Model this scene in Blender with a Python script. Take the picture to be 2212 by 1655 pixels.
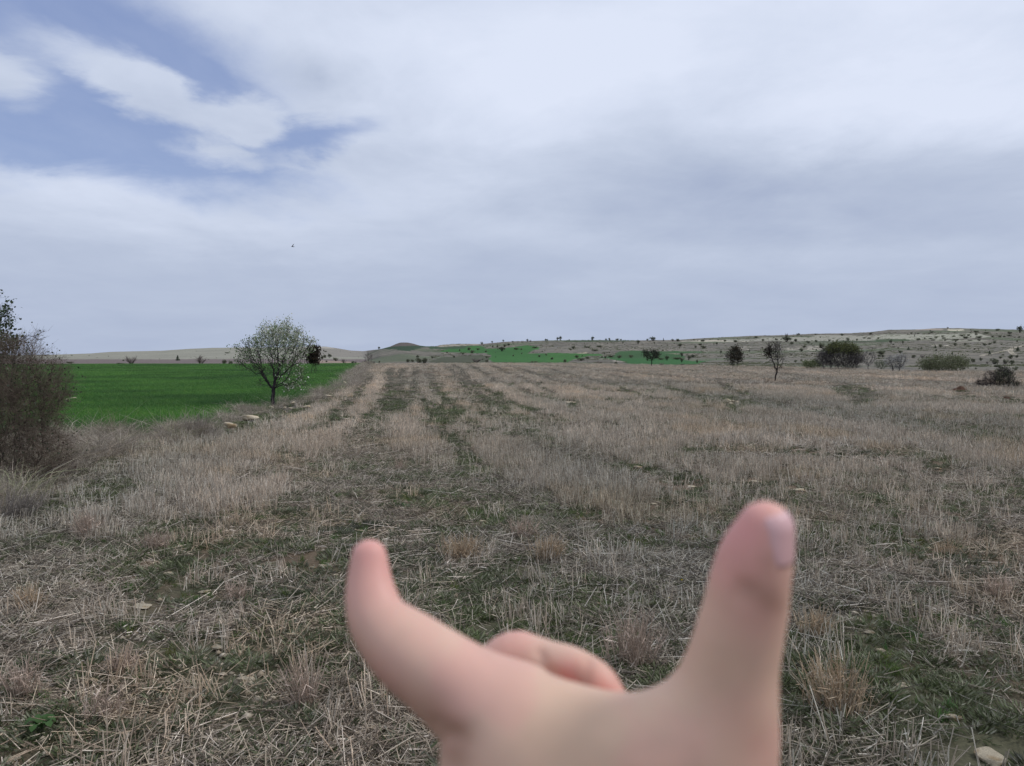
import bpy, math
import numpy as np
from mathutils import Vector, Matrix

# ------------------------------------------------------------------ camera
F = 769.0; CX, CY = 512.0, 383.0; HOR = 356.0; EYE = 1.6
PITCH = math.atan((CY - HOR) / F)
SC, SS = math.cos(PITCH), math.sin(PITCH)
scene = bpy.context.scene
for o in list(bpy.data.objects): bpy.data.objects.remove(o, do_unlink=True)
COL = scene.collection
cam_d = bpy.data.cameras.new('camera'); cam = bpy.data.objects.new('camera', cam_d); COL.objects.link(cam)
cam.location = (0, 0, EYE); cam.rotation_euler = (math.pi/2 - PITCH, 0, 0)
cam_d.sensor_width = 36; cam_d.lens = F/1024*36; cam_d.clip_start = 0.02; cam_d.clip_end = 20000
cam_d.dof.use_dof = True; cam_d.dof.focus_distance = 14.0; cam_d.dof.aperture_fstop = 9.0
scene.camera = cam
# ------------------------------------------------------------------ world + sun
def lin(r, g, b):
    f = lambda c: (c/255/12.92) if c/255 <= .04045 else ((c/255+.055)/1.055)**2.4
    return (f(r), f(g), f(b))
SUN_EL, SUN_AZ = math.radians(48), math.radians(88)      # azimuth from +Y towards +X
world = bpy.data.worlds.new('World'); scene.world = world; world.use_nodes = True
def build_world():
    nt = world.node_tree; nt.nodes.clear(); N = nt.nodes.new; L = nt.links.new
    out = N('ShaderNodeOutputWorld'); bg = N('ShaderNodeBackground'); bg.inputs[1].default_value = 0.1
    L(bg.outputs[0], out.inputs[0])
    sky = N('ShaderNodeTexSky'); sky.sky_type = 'NISHITA'; sky.sun_disc = False
    sky.sun_elevation = SUN_EL; sky.sun_rotation = SUN_AZ; sky.air_density = 1.0; sky.dust_density = 1.0; sky.ozone_density = 2.0
    tc = N('ShaderNodeTexCoord'); sep = N('ShaderNodeSeparateXYZ'); L(tc.outputs['Generated'], sep.inputs[0])
    def M(op, a, b=None, c=None, clamp=False):
        n = N('ShaderNodeMath'); n.operation = op; n.use_clamp = clamp
        for i, v in enumerate((a, b, c)):
            if v is None: continue
            if isinstance(v, (int, float)): n.inputs[i].default_value = v
            else: L(v, n.inputs[i])
        return n.outputs[0]
    X, Y, Z = sep.outputs
    U = M('MULTIPLY', M('ARCTAN2', X, Y), F); V = M('MULTIPLY', M('ARCSINE', Z), F)
    zz = M('ADD', M('MAXIMUM', Z, 0.0), 0.16)
    cp = N('ShaderNodeCombineXYZ'); L(M('DIVIDE', X, zz), cp.inputs[0]); L(M('DIVIDE', Y, zz), cp.inputs[1])
    def noise(vec, sc, det, rough, dist=0.0, off=(0,0,0), scl=(1,1,1), rz=0):
        mp = N('ShaderNodeMapping'); mp.inputs[1].default_value = off; mp.inputs[2].default_value = (0,0,rz); mp.inputs[3].default_value = scl; L(vec, mp.inputs[0])
        n = N('ShaderNodeTexNoise'); n.inputs['Scale'].default_value = sc; n.inputs['Detail'].default_value = det
        n.inputs['Roughness'].default_value = rough; n.inputs['Distortion'].default_value = dist; L(mp.outputs[0], n.inputs[0]); return n.outputs[0]
    def S(v, lo, hi):
        n = N('ShaderNodeMapRange'); n.interpolation_type = 'SMOOTHSTEP'; L(v, n.inputs[0])
        n.inputs[1].default_value = lo; n.inputs[2].default_value = hi; return n.outputs[0]
    nA = noise(cp.outputs[0], 1.5, 9, .58, .5)
    nB = noise(cp.outputs[0], 0.7, 5, .5, .3, (3.1, 7.7, 0), (1, 1.6, 1))
    nC = noise(cp.outputs[0], 5.0, 7, .6, .2, (1.7, 2.2, 0), (1, .6, 1), .5)
    # warped angular coordinates
    nW = M('SUBTRACT', noise(cp.outputs[0], 2.0, 6, .6, .3, (9, 4, 0)), .5)
    nW2 = M('SUBTRACT', noise(cp.outputs[0], 2.0, 6, .6, .3, (5, 14, 0)), .5)
    Uw = M('ADD', U, M('MULTIPLY', nW, 120)); Vw = M('ADD', V, M('MULTIPLY', nW2, 75))
    def blob(px, py, a, b, deg):
        x = (px - CX)/F; r = (CY - py)/F
        h = (r*SC - SS)/(SC + r*SS); u = math.atan(x/(SC - h*SS))*F; v = math.atan(h/math.hypot(1, x))*F
        c, s = math.cos(math.radians(deg)), math.sin(math.radians(deg))
        du = M('SUBTRACT', Uw, u); dv = M('SUBTRACT', Vw, v)
        p = M('DIVIDE', M('ADD', M('MULTIPLY', du, c), M('MULTIPLY', dv, -s)), a)
        q = M('DIVIDE', M('ADD', M('MULTIPLY', du, s), M('MULTIPLY', dv, c)), b)
        d = M('SQRT', M('ADD', M('MULTIPLY', p, p), M('MULTIPLY', q, q)))
        return M('SUBTRACT', 1.0, d)      # 1 centre, 0 rim
    def mx(l):
        v = l[0]
        for w in l[1:]: v = M('SMOOTH_MAX', v, w, .25)
        return v
    hole = mx([blob(70, 12, 150, 46, 10), blob(170, 54, 85, 32, 28), blob(95, 120, 165, 40, 14), blob(60, 140, 130, 26, -2), blob(190, 143, 100, 26, 14),
               blob(285, 140, 85, 17, -10), blob(-150, 60, 120, 80, 10)])
    fill = mx([blob(15, 78, 48, 22, 14), blob(140, 80, 110, 27, 24), blob(245, 122, 60, 22, 20), blob(215, 150, 45, 16, 0)])
    hole = M('SUBTRACT', hole, M('MULTIPLY', M('MAXIMUM', M('ADD', fill, .15), 0), 1.1))
    hole = M('ADD', hole, M('MULTIPLY', M('SUBTRACT', nA, .5), 1.3))
    hole = M('ADD', hole, M('MULTIPLY', M('SUBTRACT', nC, .5), .7))
    gap = S(hole, -.46, .56)
    gap = M('MULTIPLY', gap, M('SUBTRACT', 1.0, M('MULTIPLY', nC, .25)))
    # thickness -> brightness
    amp = M('ADD', .3, M('MULTIPLY', S(V, 20, 230), .75))
    bright = M('MULTIPLY', amp, M('ADD', M('MULTIPLY', M('SUBTRACT', nB, .5), .95), M('ADD', M('MULTIPLY', M('SUBTRACT', nA, .5), .85), M('MULTIPLY', M('SUBTRACT', nC, .5), .30))))
    bright = M('ADD', bright, M('MULTIPLY', S(V, -20, 330), .62))
    bb = M('MAXIMUM', mx([blob(150, 195, 260, 55, 4), blob(560, 70, 260, 80, -10), blob(900, 100, 260, 60, 10)]), 0)
    bd = M('MAXIMUM', mx([blob(760, 190, 330, 60, 2), blob(330, 75, 70, 30, 0)]), 0)
    bright = M('ADD', bright, M('SUBTRACT', M('MULTIPLY', bb, .35), M('MULTIPLY', bd, .36)))
    ramp = N('ShaderNodeValToRGB'); L(M('ADD', bright, .18, clamp=True), ramp.inputs[0])
    e = ramp.color_ramp.elements
    pts = [(0, (168,180,206)), (.3, (184,195,217)), (.55, (199,209,229)), (.8, (213,222,241)), (1, (222,230,248))]
    while len(e) < len(pts): e.new(.5)
    for el, (p, c) in zip(e, pts): el.position = p; el.color = tuple(10*k for k in lin(*c)) + (1,)
    # blue of the clear sky (scattering model lifted slightly by thin veil)
    veil = N('ShaderNodeMixRGB'); veil.inputs[0].default_value = .55; L(sky.outputs[0], veil.inputs[1]); veil.inputs[2].default_value = tuple(10*k for k in lin(148,166,218)) + (1,)
    mix = N('ShaderNodeMixRGB'); L(gap, mix.inputs[0]); L(ramp.outputs[0], mix.inputs[1]); L(veil.outputs[0], mix.inputs[2])
    L(mix.outputs[0], bg.inputs[0])
build_world()
sd = bpy.data.lights.new('sun', 'SUN'); sd.energy = 1.5; sd.angle = math.radians(12); sd.color = (1, .97, .94)
sun = bpy.data.objects.new('sun', sd); COL.objects.link(sun)
sdir = Vector((math.sin(SUN_AZ)*math.cos(SUN_EL), math.cos(SUN_AZ)*math.cos(SUN_EL), math.sin(SUN_EL)))
sun.rotation_euler = sdir.to_track_quat('Z', 'Y').to_euler(); sun.location = (0, 0, 50)
scene.view_settings.view_transform = 'Standard'; scene.view_settings.look = 'None'
scene.view_settings.exposure = 0; scene.view_settings.gamma = 1; scene.view_settings.use_curve_mapping = False
scene.render.engine = 'CYCLES'
scene.cycles.max_bounces = 4; scene.cycles.diffuse_bounces = 3; scene.cycles.transmission_bounces = 2; scene.cycles.transparent_max_bounces = 4

# ------------------------------------------------------------------ helpers
RNG = np.random.default_rng(7)
def tag(o, label=None, cat=None, group=None, kind=None):
    if label: o['label'] = label
    if cat: o['category'] = cat
    if group: o['group'] = group
    if kind: o['kind'] = kind
    return o
def link(name, me, mats=(), parent=None, loc=(0,0,0)):
    for m in mats: me.materials.append(m)
    o = bpy.data.objects.new(name, me); COL.objects.link(o); o.location = loc
    if parent: o.parent = parent
    return o
def empty(name, loc):
    o = bpy.data.objects.new(name, None); COL.objects.link(o); o.location = loc; o.empty_display_size = .1; return o
def mesh_np(name, V, Fc, col=None, smooth=False, matidx=None):
    V = np.asarray(V, np.float32); Fc = np.asarray(Fc, np.int32)
    k = Fc.shape[1]; me = bpy.data.meshes.new(name)
    me.vertices.add(len(V)); me.vertices.foreach_set('co', V.ravel())
    me.loops.add(Fc.size); me.loops.foreach_set('vertex_index', Fc.ravel())
    me.polygons.add(len(Fc)); me.polygons.foreach_set('loop_start', np.arange(0, Fc.size, k, dtype=np.int32))
    me.polygons.foreach_set('loop_total', np.full(len(Fc), k, np.int32))
    if smooth: me.polygons.foreach_set('use_smooth', np.ones(len(Fc), bool))
    if matidx is not None: me.polygons.foreach_set('material_index', np.asarray(matidx, np.int32))
    me.update(); me.validate()
    if col is not None:
        a = me.attributes.new('col', 'FLOAT_COLOR', 'POINT'); c = np.ones((len(V), 4), np.float32); c[:, :3] = col
        a.data.foreach_set('color', c.ravel())
    return me
def hsh(ix, iy, s):
    n = (ix.astype(np.int64)*374761393 + iy.astype(np.int64)*668265263 + s*982451653) & 0x7fffffff
    n = ((n ^ (n >> 13))*1274126177) & 0x7fffffff
    return ((n ^ (n >> 16)) & 0xffff)/65535.0
def vn(x, y, s=0):
    x = np.asarray(x, float); y = np.asarray(y, float)
    ix = np.floor(x); iy = np.floor(y); fx = x-ix; fy = y-iy; fx = fx*fx*(3-2*fx); fy = fy*fy*(3-2*fy)
    ix = ix.astype(np.int64); iy = iy.astype(np.int64)
    return (hsh(ix,iy,s)*(1-fx)+hsh(ix+1,iy,s)*fx)*(1-fy)+(hsh(ix,iy+1,s)*(1-fx)+hsh(ix+1,iy+1,s)*fx)*fy
def fbm(x, y, s=0, o=4, g=.5):
    t = 0; a = 1; w = 0
    for i in range(o): t = t+a*vn(x*2**i, y*2**i, s+i*17); w += a; a *= g
    return t/w
def sst(v, a, b):
    t = np.clip((v-a)/(b-a), 0, 1); return t*t*(3-2*t)
def inpoly(px, py, poly):
    px = np.asarray(px, float); py = np.asarray(py, float); r = np.zeros(px.shape, bool); n = len(poly)
    for i in range(n):
        x1, y1 = poly[i]; x2, y2 = poly[(i+1) % n]
        if y1 == y2: continue
        c = ((y1 > py) != (y2 > py)) & (px < (x2-x1)*(py-y1)/(y2-y1)+x1); r ^= c
    return r
# projection maths (pixels of the 1024x766 frame)
def ratio(py):
    t = (CY-np.asarray(py, float))/F; return (t*SC-SS)/(SC+t*SS)
def project(x, y, z):
    y = np.maximum(y, 1e-3); h = z-EYE; d = y*SC-h*SS
    d = np.maximum(d, 1e-3)
    return CX+F*x/d, CY-F*(h*SC+y*SS)/d
def unproj(px, py, depth):
    a = (px-CX)/F*depth; b = (CY-py)/F*depth
    return np.array([a, depth*SC+b*SS, EYE-depth*SS+b*SC])
K = 1024/2212.0
def k2(poly): return [(x*K, y*K) for x, y in poly]
def Z1(p): return [((x/2.068)/4, (1150+y/2.068)/4) for x, y in p]
def Z2(p): return [((850+x/3.16)/4, (1250+y/3.16)/4) for x, y in p]
def Z3(p): return [((1450+x/2.765)/4, (1300+y/2.765)/4) for x, y in p]
def Z4(p): return [((2200+x/2.765)/4, (1280+y/2.765)/4) for x, y in p]
def Z5(p): return [((2900+x/3.403)/4, (1280+y/3.403)/4) for x, y in p]
def Z6(p): return [((3500+x/3.711)/4, (1280+y/3.711)/4) for x, y in p]

# ------------------------------------------------------------------ terrain
SKYL = np.array([(-400,357),(-150,356),(0,355.4),(54,354.6),(91,353.4),(111,351.8),(163,350.6),(187,348.9),(212,347.8),(256,347.3),(300,347.0),(315,346.5),(326,346.5),(339,348.5),(351,350.5),(363,351.1),
 (375,349.6),(381,349),(390.5,346.4),(396,343.9),(400.5,342.4),(407.7,342.5),(413,343.5),(420,345.5),(426,346.2),(436.6,346.3),(441,344.8),(458,343.8),(480,344),(492,343),(503.6,341.8),(525,341),(552,340.3),
 (595,340),(631,340.3),(676,339.9),(695,338.5),(722,337.2),(754,335.6),(784,335),(813,333.6),(850,333.1),(872,331.8),(888,329.7),(919,329.3),(936,328.1),(956,328),(983,328.8),(1024,329.7),(1150,331),(1400,338)])
CREST = np.array([(-400,364.6),(300,364.3),(360,363.6),(560,363.2),(620,364.4),(750,366.6),(842,368.9),(893,371.6),(970,371.4),(1024,372),(1400,374)])
RSKY = np.array([(-400,1500),(300,1400),(362,1250),(380,800),(430,820),(450,900),(620,950),(700,1250),(1400,1500)])
def terr(x, y):
    x = np.asarray(x, float); y = np.asarray(y, float)
    az = np.arctan2(x, y); r = np.hypot(x, y)
    aa = np.clip(az, -.80, .80); px = np.clip(CX+F*np.tan(aa), -400, 1400); ca = np.cos(aa)
    Y = r*ca
    ysk = np.interp(px, SKYL[:,0], SKYL[:,1]); yc = np.interp(px, CREST[:,0], CREST[:,1]); Rs = np.interp(px, RSKY[:,0], RSKY[:,1])
    back = sst(np.abs(az), .9, 1.8)
    ysk = ysk+(350-ysk)*back
    Yc = -EYE/ratio(yc)
    zn = (fbm(x*.05, y*.05, 3, 3)-.5)*.10*sst(r, 4, 30) + (fbm(x*1.3, y*1.3, 5, 3)-.5)*.05 + (fbm(x*9, y*9, 8, 2)-.5)*.018*(1-sst(r, 8, 25))
    zn = zn*(1-sst(r, 70, 130)*.6)
    # far profile: image row as a function of distance
    lr = np.log(np.maximum(Y, 1)); l1 = np.log(Yc*2.1); l2 = np.log(Rs)
    s = np.clip((lr-l1)/(l2-l1), 0, 1.0)
    yb = yc+.6
    left = 1-sst(px, 320, 400)
    g = s**1.15
    gl = np.interp(s, [0, .45, 1], [0, .30, 1])
    g = g*(1-left)+gl*left
    und = (fbm(px*.02, s*5+3, 11, 3)-.5)*1.6*s*(1-s)*4*.5
    yy = yb+(ysk-yb)*g+und
    zf = EYE+ratio(yy)*Y + (fbm(x*.03, y*.03, 21, 3)-.5)*1.2*s*(1-s)
    zR = EYE+ratio(ysk)*Rs
    over = sst(Y, Rs*1.0, Rs*1.8)
    zf = np.where(Y > Rs, zR-over*(np.abs(zR)*.25+6), zf)
    # valley behind the crest
    zc = 0.0; yv = Yc*2.1; zv = EYE+ratio(yb)*yv
    q = np.clip((Y-Yc)/(yv-Yc), 0, 1)
    zval = zc+(zv-zc)*q*q*(3-2*q)-np.sin(q*math.pi)**1.0*(1.2)*np.ones_like(q)
    z = np.where(Y < Yc, 0, np.where(Y < yv, zval, zf))
    return z+zn
RR = np.exp(np.linspace(math.log(1.2), math.log(3000), 2200))
def hit(px, py):
    """first point of the terrain seen at this image position"""
    h = float(ratio(py)); k = (px-CX)/F*(SC-h*SS)
    Yv = RR; X = k*Yv; z = terr(X, Yv)
    ray = EYE+h*Yv; d = ray-z; i = np.argmax(d <= 0)
    if d[i] > 0: i = int(np.argmin(d[200:]))+200; 
    if i == 0: i = 1
    a, b = d[i-1], d[i]; t = a/(a-b) if a > 0 >= b else 0
    Yh = Yv[i-1]+(Yv[i]-Yv[i-1])*t
    return np.array([k*Yh, Yh, float(terr(k*Yh, Yh))])
CROP = k2([(-1800,780),(786,780),(790,788),(772,797),(745,815),(722,838),(662,858),(600,872),(550,886),(480,896),(458,914),(440,924),(330,941),(150,953),(-100,968),(-600,995),(-1800,1070)])
MARG = k2([(800,780),(792,806),(770,835),(700,860),(650,880),(600,900),(560,905),(500,925),(420,950),(330,965),(250,990),(160,1040),(60,1090),(0,1120),(-300,1230),(-1800,1600),(-1800,700),(800,700)])
TRACKS = [k2([(898,792),(895,819),(900,845),(908,862),(920,884),(932,897),(949,917),(965,950),(990,980),(1040,1020)]), k2([(927,806),(937,835),(951,852),(961,866),(985,900)]), k2([(966,792),(974,798),(986,811),(1008,835),(1040,860),(1090,890)]),
 k2([(976,787),(996,798),(1004,809.5),(1027,829),(1052.6,844.6),(1076,858),(1111,874),(1180,905)]), k2([(1010,789),(1025,794),(1045,807),(1064,819),(1087.8,831),(1115,840),(1160,856),(1240,880)]), Z3([(1420,450),(1500,480),(1600,540),(1760,580),(1850,640),(1980,700),(2212,790)]), Z3([(1560,450),(1760,490),(1960,560),(2212,640)]),
 Z4([(0,540),(150,590),(350,630),(560,690),(760,760),(950,820),(1200,900)]), Z4([(530,590),(700,610),(900,670),(1150,710),(1300,760),(1500,830)]), Z4([(180,700),(350,760),(600,800),(800,830)]), Z4([(1300,730),(1440,780),(1600,830),(1760,880)]), Z4([(1200,540),(1480,560),(1700,590),(2212,620)]), Z4([(1750,660),(1900,700),(2080,810),(2212,850)]), Z4([(700,560),(1000,600),(1400,640),(1700,690)]),
 Z5([(740,720),(950,760),(1200,800),(1400,805)]), Z5([(1540,890),(1640,970),(1780,1070),(1900,1170)]), Z5([(1650,860),(1850,960),(1980,1040),(2100,1120)]), Z5([(20,900),(150,960),(300,1000),(450,1050)]), Z6([(500,980),(900,1030),(1400,1090),(2000,1150)]), Z6([(100,860),(600,890),(1100,930),(1500,960)]),
 k2([(845,796),(838,815),(846,850),(835,890)]), k2([(870,796),(866,830),(872,870),(862,900)]), k2([(800,808),(775,850),(745,885),(700,925)])]
TSEG = []
for _t in TRACKS:
    _g = [(-(1.6/float((HOR-y)/F))*0+ (1.6*F/(y-HOR))*(x-CX)/F, 1.6*F/(y-HOR)) for x, y in _t]
    TSEG += list(zip(_g[:-1], _g[1:]))
def track_dist(x, y):
    """distance to the nearest wheel track in units of its half width (cross-lying pressed strips are wider)"""
    d = np.full(np.shape(x), 1e9); r = np.hypot(x, y); xw = x+(fbm(x*.5, y*.5, 401, 2)-.5)*.5; yw = y+(fbm(x*.3, y*.3, 403, 2)-.5)*.02*r
    for (p, q) in TSEG:
        dx, dy = q[0]-p[0], q[1]-p[1]; c = dx*dx/(dx*dx+dy*dy); w = .17+.0024*r+np.minimum(.0011*r*r, 2.2)*c
        t = np.clip(((xw-p[0])*dx+(yw-p[1])*dy)/(dx*dx+dy*dy), 0, 1); d = np.minimum(d, np.hypot(xw-p[0]-t*dx, (yw-p[1]-t*dy))/w)
    return d
VPA = -7.04*math.pi/180
def lateral(x, y): return x*math.cos(VPA)-y*math.sin(VPA)
def jitter(x, y, px, py):
    a = (fbm(x*1.1, y*1.1, 31, 3)-.5); b = (fbm(x*1.1, y*1.1, 37, 3)-.5)
    d = np.maximum(py-HOR, 2)
    return px+a*d*.45, py+b*d*.10
def zones(x, y):
    px, py = project(x, y, 0*x); px, py = jitter(x, y, px, py)
    front = np.asarray(y) > .5
    far = py < 363
    crop = inpoly(px, py, CROP) & front
    marg = inpoly(px, py, MARG) & front & ~crop
    crop |= (~front) & (np.asarray(x) < -25); 
    return crop, marg, px, py
GREEN = [(Z3([(180,270),(300,242),(640,228),(700,235),(690,248),(600,266),(520,288),(430,282),(330,266)]), (51,68,49)),
 (Z3([(690,236),(870,243),(1070,240),(1300,228),(1390,262),(1340,275),(1000,268),(860,266),(760,268)]), (57,76,52)),
 (Z3([(840,294),(960,262),(1130,262),(1160,240),(1300,228),(1380,262),(1540,262),(1800,225),(1950,240),(1960,255),(1870,292),(1830,312),(2212,320),(2300,320),(2300,412),(1900,418),(1450,414),(1400,375),(1420,335),(1360,312),(1200,312),(1000,304)]), (55,98,47)),
 (Z4([(-30,366),(150,368),(560,378),(600,398),(420,402),(240,444),(60,474),(-30,470)]), (58,100,47)),
 (Z4([(715,378),(760,348),(900,342),(1690,346),(1690,364),(1250,370),(1420,380),(1500,400),(1480,432),(1150,432),(900,430),(700,427),(540,427),(560,412),(700,397)]), (55,86,49)),
 (Z4([(660,428),(800,428),(1420,432),(1560,455),(1790,448),(1600,488),(1500,492),(1350,502),(1000,494),(860,487),(840,465)]), (51,95,49)),
 (Z4([(170,482),(380,470),(510,475),(480,487),(220,490)]), (55,79,47)),
 (Z4([(150,226),(900,226),(1010,236),(400,241),(180,238)]), (64,76,52)),
 (Z5([(1000,292),(1600,284),(2212,284),(2212,306),(1400,304)]), (67,74,55)),
 (Z6([(0,292),(180,286),(500,286),(540,306),(300,322),(0,326)]), (71,82,59)),
 (Z3([(730,404),(900,352),(1300,332),(1420,372),(1380,414),(800,422)]), (76,79,62))]
PALE = [(Z4([(1460,232),(1700,222),(2212,216),(2212,238),(1700,240),(1460,238)]), (176,168,150)),
 (Z4([(300,372),(390,352),(420,366),(340,380)]), (160,150,128)), (Z4([(780,356),(850,360),(830,368),(780,368)]), (176,168,146)),
 (Z4([(1240,372),(1420,372),(1400,379),(1240,379)]), (150,142,118)), (Z4([(1150,400),(1300,400),(1280,405),(1150,405)]), (150,150,118)),
 (Z5([(0,262),(400,262),(500,240),(900,235),(1150,240),(1250,205),(1500,205),(1900,215),(2212,215),(2212,284),(1600,284),(1000,290),(520,286),(0,290)]), (146,143,129)),
 (Z6([(0,215),(850,212),(1500,195),(1720,250),(1400,272),(540,300),(500,286),(0,290)]), (150,148,132)),
 (Z6([(880,316),(1650,316),(1650,302),(880,290)]), (142,140,124)),
 (Z6([(1060,138),(1310,138),(1300,158),(1080,158)]), (190,182,160)), (Z6([(600,128),(1000,130),(1000,150),(600,150)]), (150,138,124)),
 (Z3([(830,236),(880,218),(1300,212),(1300,222),(1080,232),(870,240)]), (150,142,126)),
 (Z2([(1320,602),(1720,618),(1900,640),(1740,656),(1320,656)]), (142,126,112)), (Z2([(1240,438),(1480,436),(1560,455),(1300,450)]), (164,158,146))]
def land_colour(px, py, x, y):
    """land cover colour of the far country at this place"""
    n = fbm(x*.02, y*.02, 41, 4); n2 = fbm(x*.15, y*.15, 43, 3)
    base = np.array(lin(112,107,96)); c = np.ones(px.shape+(3,))*base
    c = c*(.78+.45*n[...,None])
    n5 = fbm(x*.5, y*.5, 44, 3)[...,None]; dk = sst(fbm(x*.06, y*.11, 45, 4), .52, .66)[...,None]; c = c*(1+(n2[...,None]-.5)*np.array([.8,.66,.6])+(n5-.5)*.5)*(1-.28*dk)
    gp = sst(fbm(x*.012+5, y*.012, 47, 4), .5, .68)[...,None]
    c = c*(1-gp*.7)+np.array(lin(88,98,74))*gp*.7*(.7+.6*n[...,None])
    lf = px < 366
    top = lf & (py < 359.2+.6*(fbm(px*.05, px*0, 51, 2)-.5))
    c[top] = (np.array(lin(140,138,124))*(.85+.3*n[...,None]))[top]
    bot = lf & ~top; c[bot] = (np.array(lin(112,101,97))*(.85+.3*n[...,None]))[bot]
    m = (px > 290) & (px < 366) & (py < 357); c[m] = (np.array(lin(133,128,118))*(.85+.3*n[...,None]))[m]
    m = inpoly(px, py, Z3([(300,242),(400,150),(540,150),(680,230),(640,232),(560,242)])); c[m] = np.array(lin(92,84,78))
    rough = sst(px, 560, 640)*(1-sst(py, 352, 366))
    spk = (vn(x*.8, y*.8, 61) > .80) & (vn(x*.03, y*.03, 62) > .5) & (px > 500); c[spk] = c[spk]*1.45
    wx = px+(fbm(x*.04, y*.04, 71, 3)-.5)*5; wy = py+(fbm(x*.04, y*.04, 73, 3)-.5)*1.1
    for poly, rgb in PALE:
        m = inpoly(wx, wy, poly); c[m] = (np.array(lin(*rgb))*(.8+.4*n2[...,None]))[m]
    for poly, rgb in GREEN:
        m = inpoly(wx, wy, poly) & (py < 364.9); c[m] = (np.array(lin(*rgb))*(.85+.3*n[...,None]))[m]
    for poly in (Z5([(790,372),(1300,360),(1300,415),(820,415)]), Z5([(190,365),(310,365),(310,392),(190,392)]), Z4([(2080,290),(2212,290),(2212,330),(2080,320)]), Z4([(690,445),(830,445),(800,465),(690,455)]), Z6([(850,365),(1100,365),(1100,385),(850,385)])):
        m = inpoly(wx, wy, poly) & (vn(x*.35, y*.2, 77) > .58); c[m] = np.array(lin(176,168,152))
    return c
def near_colour(x, y, crop, marg):
    sd = np.zeros(np.shape(x)); fr = np.asarray(y) > 1; sd[fr] = stand_density(np.asarray(x)[fr], np.asarray(y)[fr])
    n = fbm(x*1.4, y*1.4, 81, 4); n3 = fbm(x*.25, y*.25, 83, 3); r = np.hypot(x, y)
    soil = np.array(lin(104,90,74)); green = np.array(lin(84,82,64)); straw = np.array(lin(130,120,106))
    gm = sst(n3+.5*(n-.5), .42, .62)[...,None]
    c = soil*(1-gm)+green*gm
    far = (sst(r, 18, 70)*(.12+.88*sst(sd, .15, .6)))[...,None]
    c = c*(1-far*.85)+straw*far*.85
    r2 = np.hypot(x, y); td = np.full(np.shape(x), 1e9); td[fr] = track_dist(np.asarray(x)[fr], np.asarray(y)[fr]); tk = ((1-sst(td, .6, 1.6))*sst(r2, 8, 20)*.9*(.5+.8*fbm(x*.8, y*.4, 88, 3)))[...,None]
    c = c*(1-tk)+np.array(lin(72,68,54))*tk
    c = c*(.8+.4*n[...,None])
    cm = np.array(lin(96,90,80))*(.8+.4*n[...,None]); c[marg] = cm[marg]
    cg = np.array(lin(44,88,40))*(.8+.4*n[...,None]); c[crop] = cg[crop]
    return c
def attr_mat(name, rough=.95, tint=False, trans=0.0, spec=.15, bump=None, hue=None):
    m = bpy.data.materials.new(name); m.use_nodes = True; nt = m.node_tree; N = nt.nodes.new; L = nt.links.new
    b = nt.nodes['Principled BSDF']; b.inputs['Roughness'].default_value = rough; b.inputs['Specular IOR Level'].default_value = spec
    a = N('ShaderNodeAttribute'); a.attribute_name = 'col'; c = a.outputs[0]
    if tint:
        t = N('ShaderNodeAttribute'); t.attribute_type = 'INSTANCER'; t.attribute_name = 'tint'
        mm = N('ShaderNodeMixRGB'); mm.blend_type = 'MULTIPLY'; mm.inputs[0].default_value = 1; L(c, mm.inputs[1]); L(t.outputs[0], mm.inputs[2]); c = mm.outputs[0]
    if bump:
        for sc, st, dst in bump:
            tc = N('ShaderNodeTexCoord'); n = N('ShaderNodeTexNoise'); n.inputs['Scale'].default_value = sc; n.inputs['Detail'].default_value = 8; n.inputs['Roughness'].default_value = .65
            L(tc.outputs['Object'], n.inputs[0]); r = N('ShaderNodeMapRange'); L(n.outputs[0], r.inputs[0]); r.inputs[1].default_value = .3; r.inputs[2].default_value = .7; r.inputs[3].default_value = 1-st; r.inputs[4].default_value = 1+st
            mm = N('ShaderNodeMixRGB'); mm.blend_type = 'MULTIPLY'; mm.inputs[0].default_value = 1; L(c, mm.inputs[1]); L(r.outputs[0], mm.inputs[2]); c = mm.outputs[0]
            bn = N('ShaderNodeBump'); bn.inputs['Distance'].default_value = dst; bn.inputs['Strength'].default_value = .8; L(n.outputs[0], bn.inputs['Height'])
            if b.inputs['Normal'].links: L(b.inputs['Normal'].links[0].from_socket, bn.inputs['Normal'])
            L(bn.outputs[0], b.inputs['Normal'])
    L(c, b.inputs['Base Color'])
    if trans > 0:
        tr = N('ShaderNodeBsdfTranslucent'); L(c, tr.inputs[0]); ms = N('ShaderNodeMixShader'); ms.inputs[0].default_value = trans
        L(b.outputs[0], ms.inputs[1]); L(tr.outputs[0], ms.inputs[2]); L(ms.outputs[0], nt.nodes['Material Output'].inputs[0])
    return m
M_SOIL = attr_mat('soil_and_litter', bump=[(3.0, .25, .03), (40.0, .35, .01)])
M_CROPG = attr_mat('crop_ground', bump=[(6.0, .3, .05)])
M_HILL = attr_mat('hill_ground', bump=[(.08, .12, .5), (.9, .3, .2)])

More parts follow.
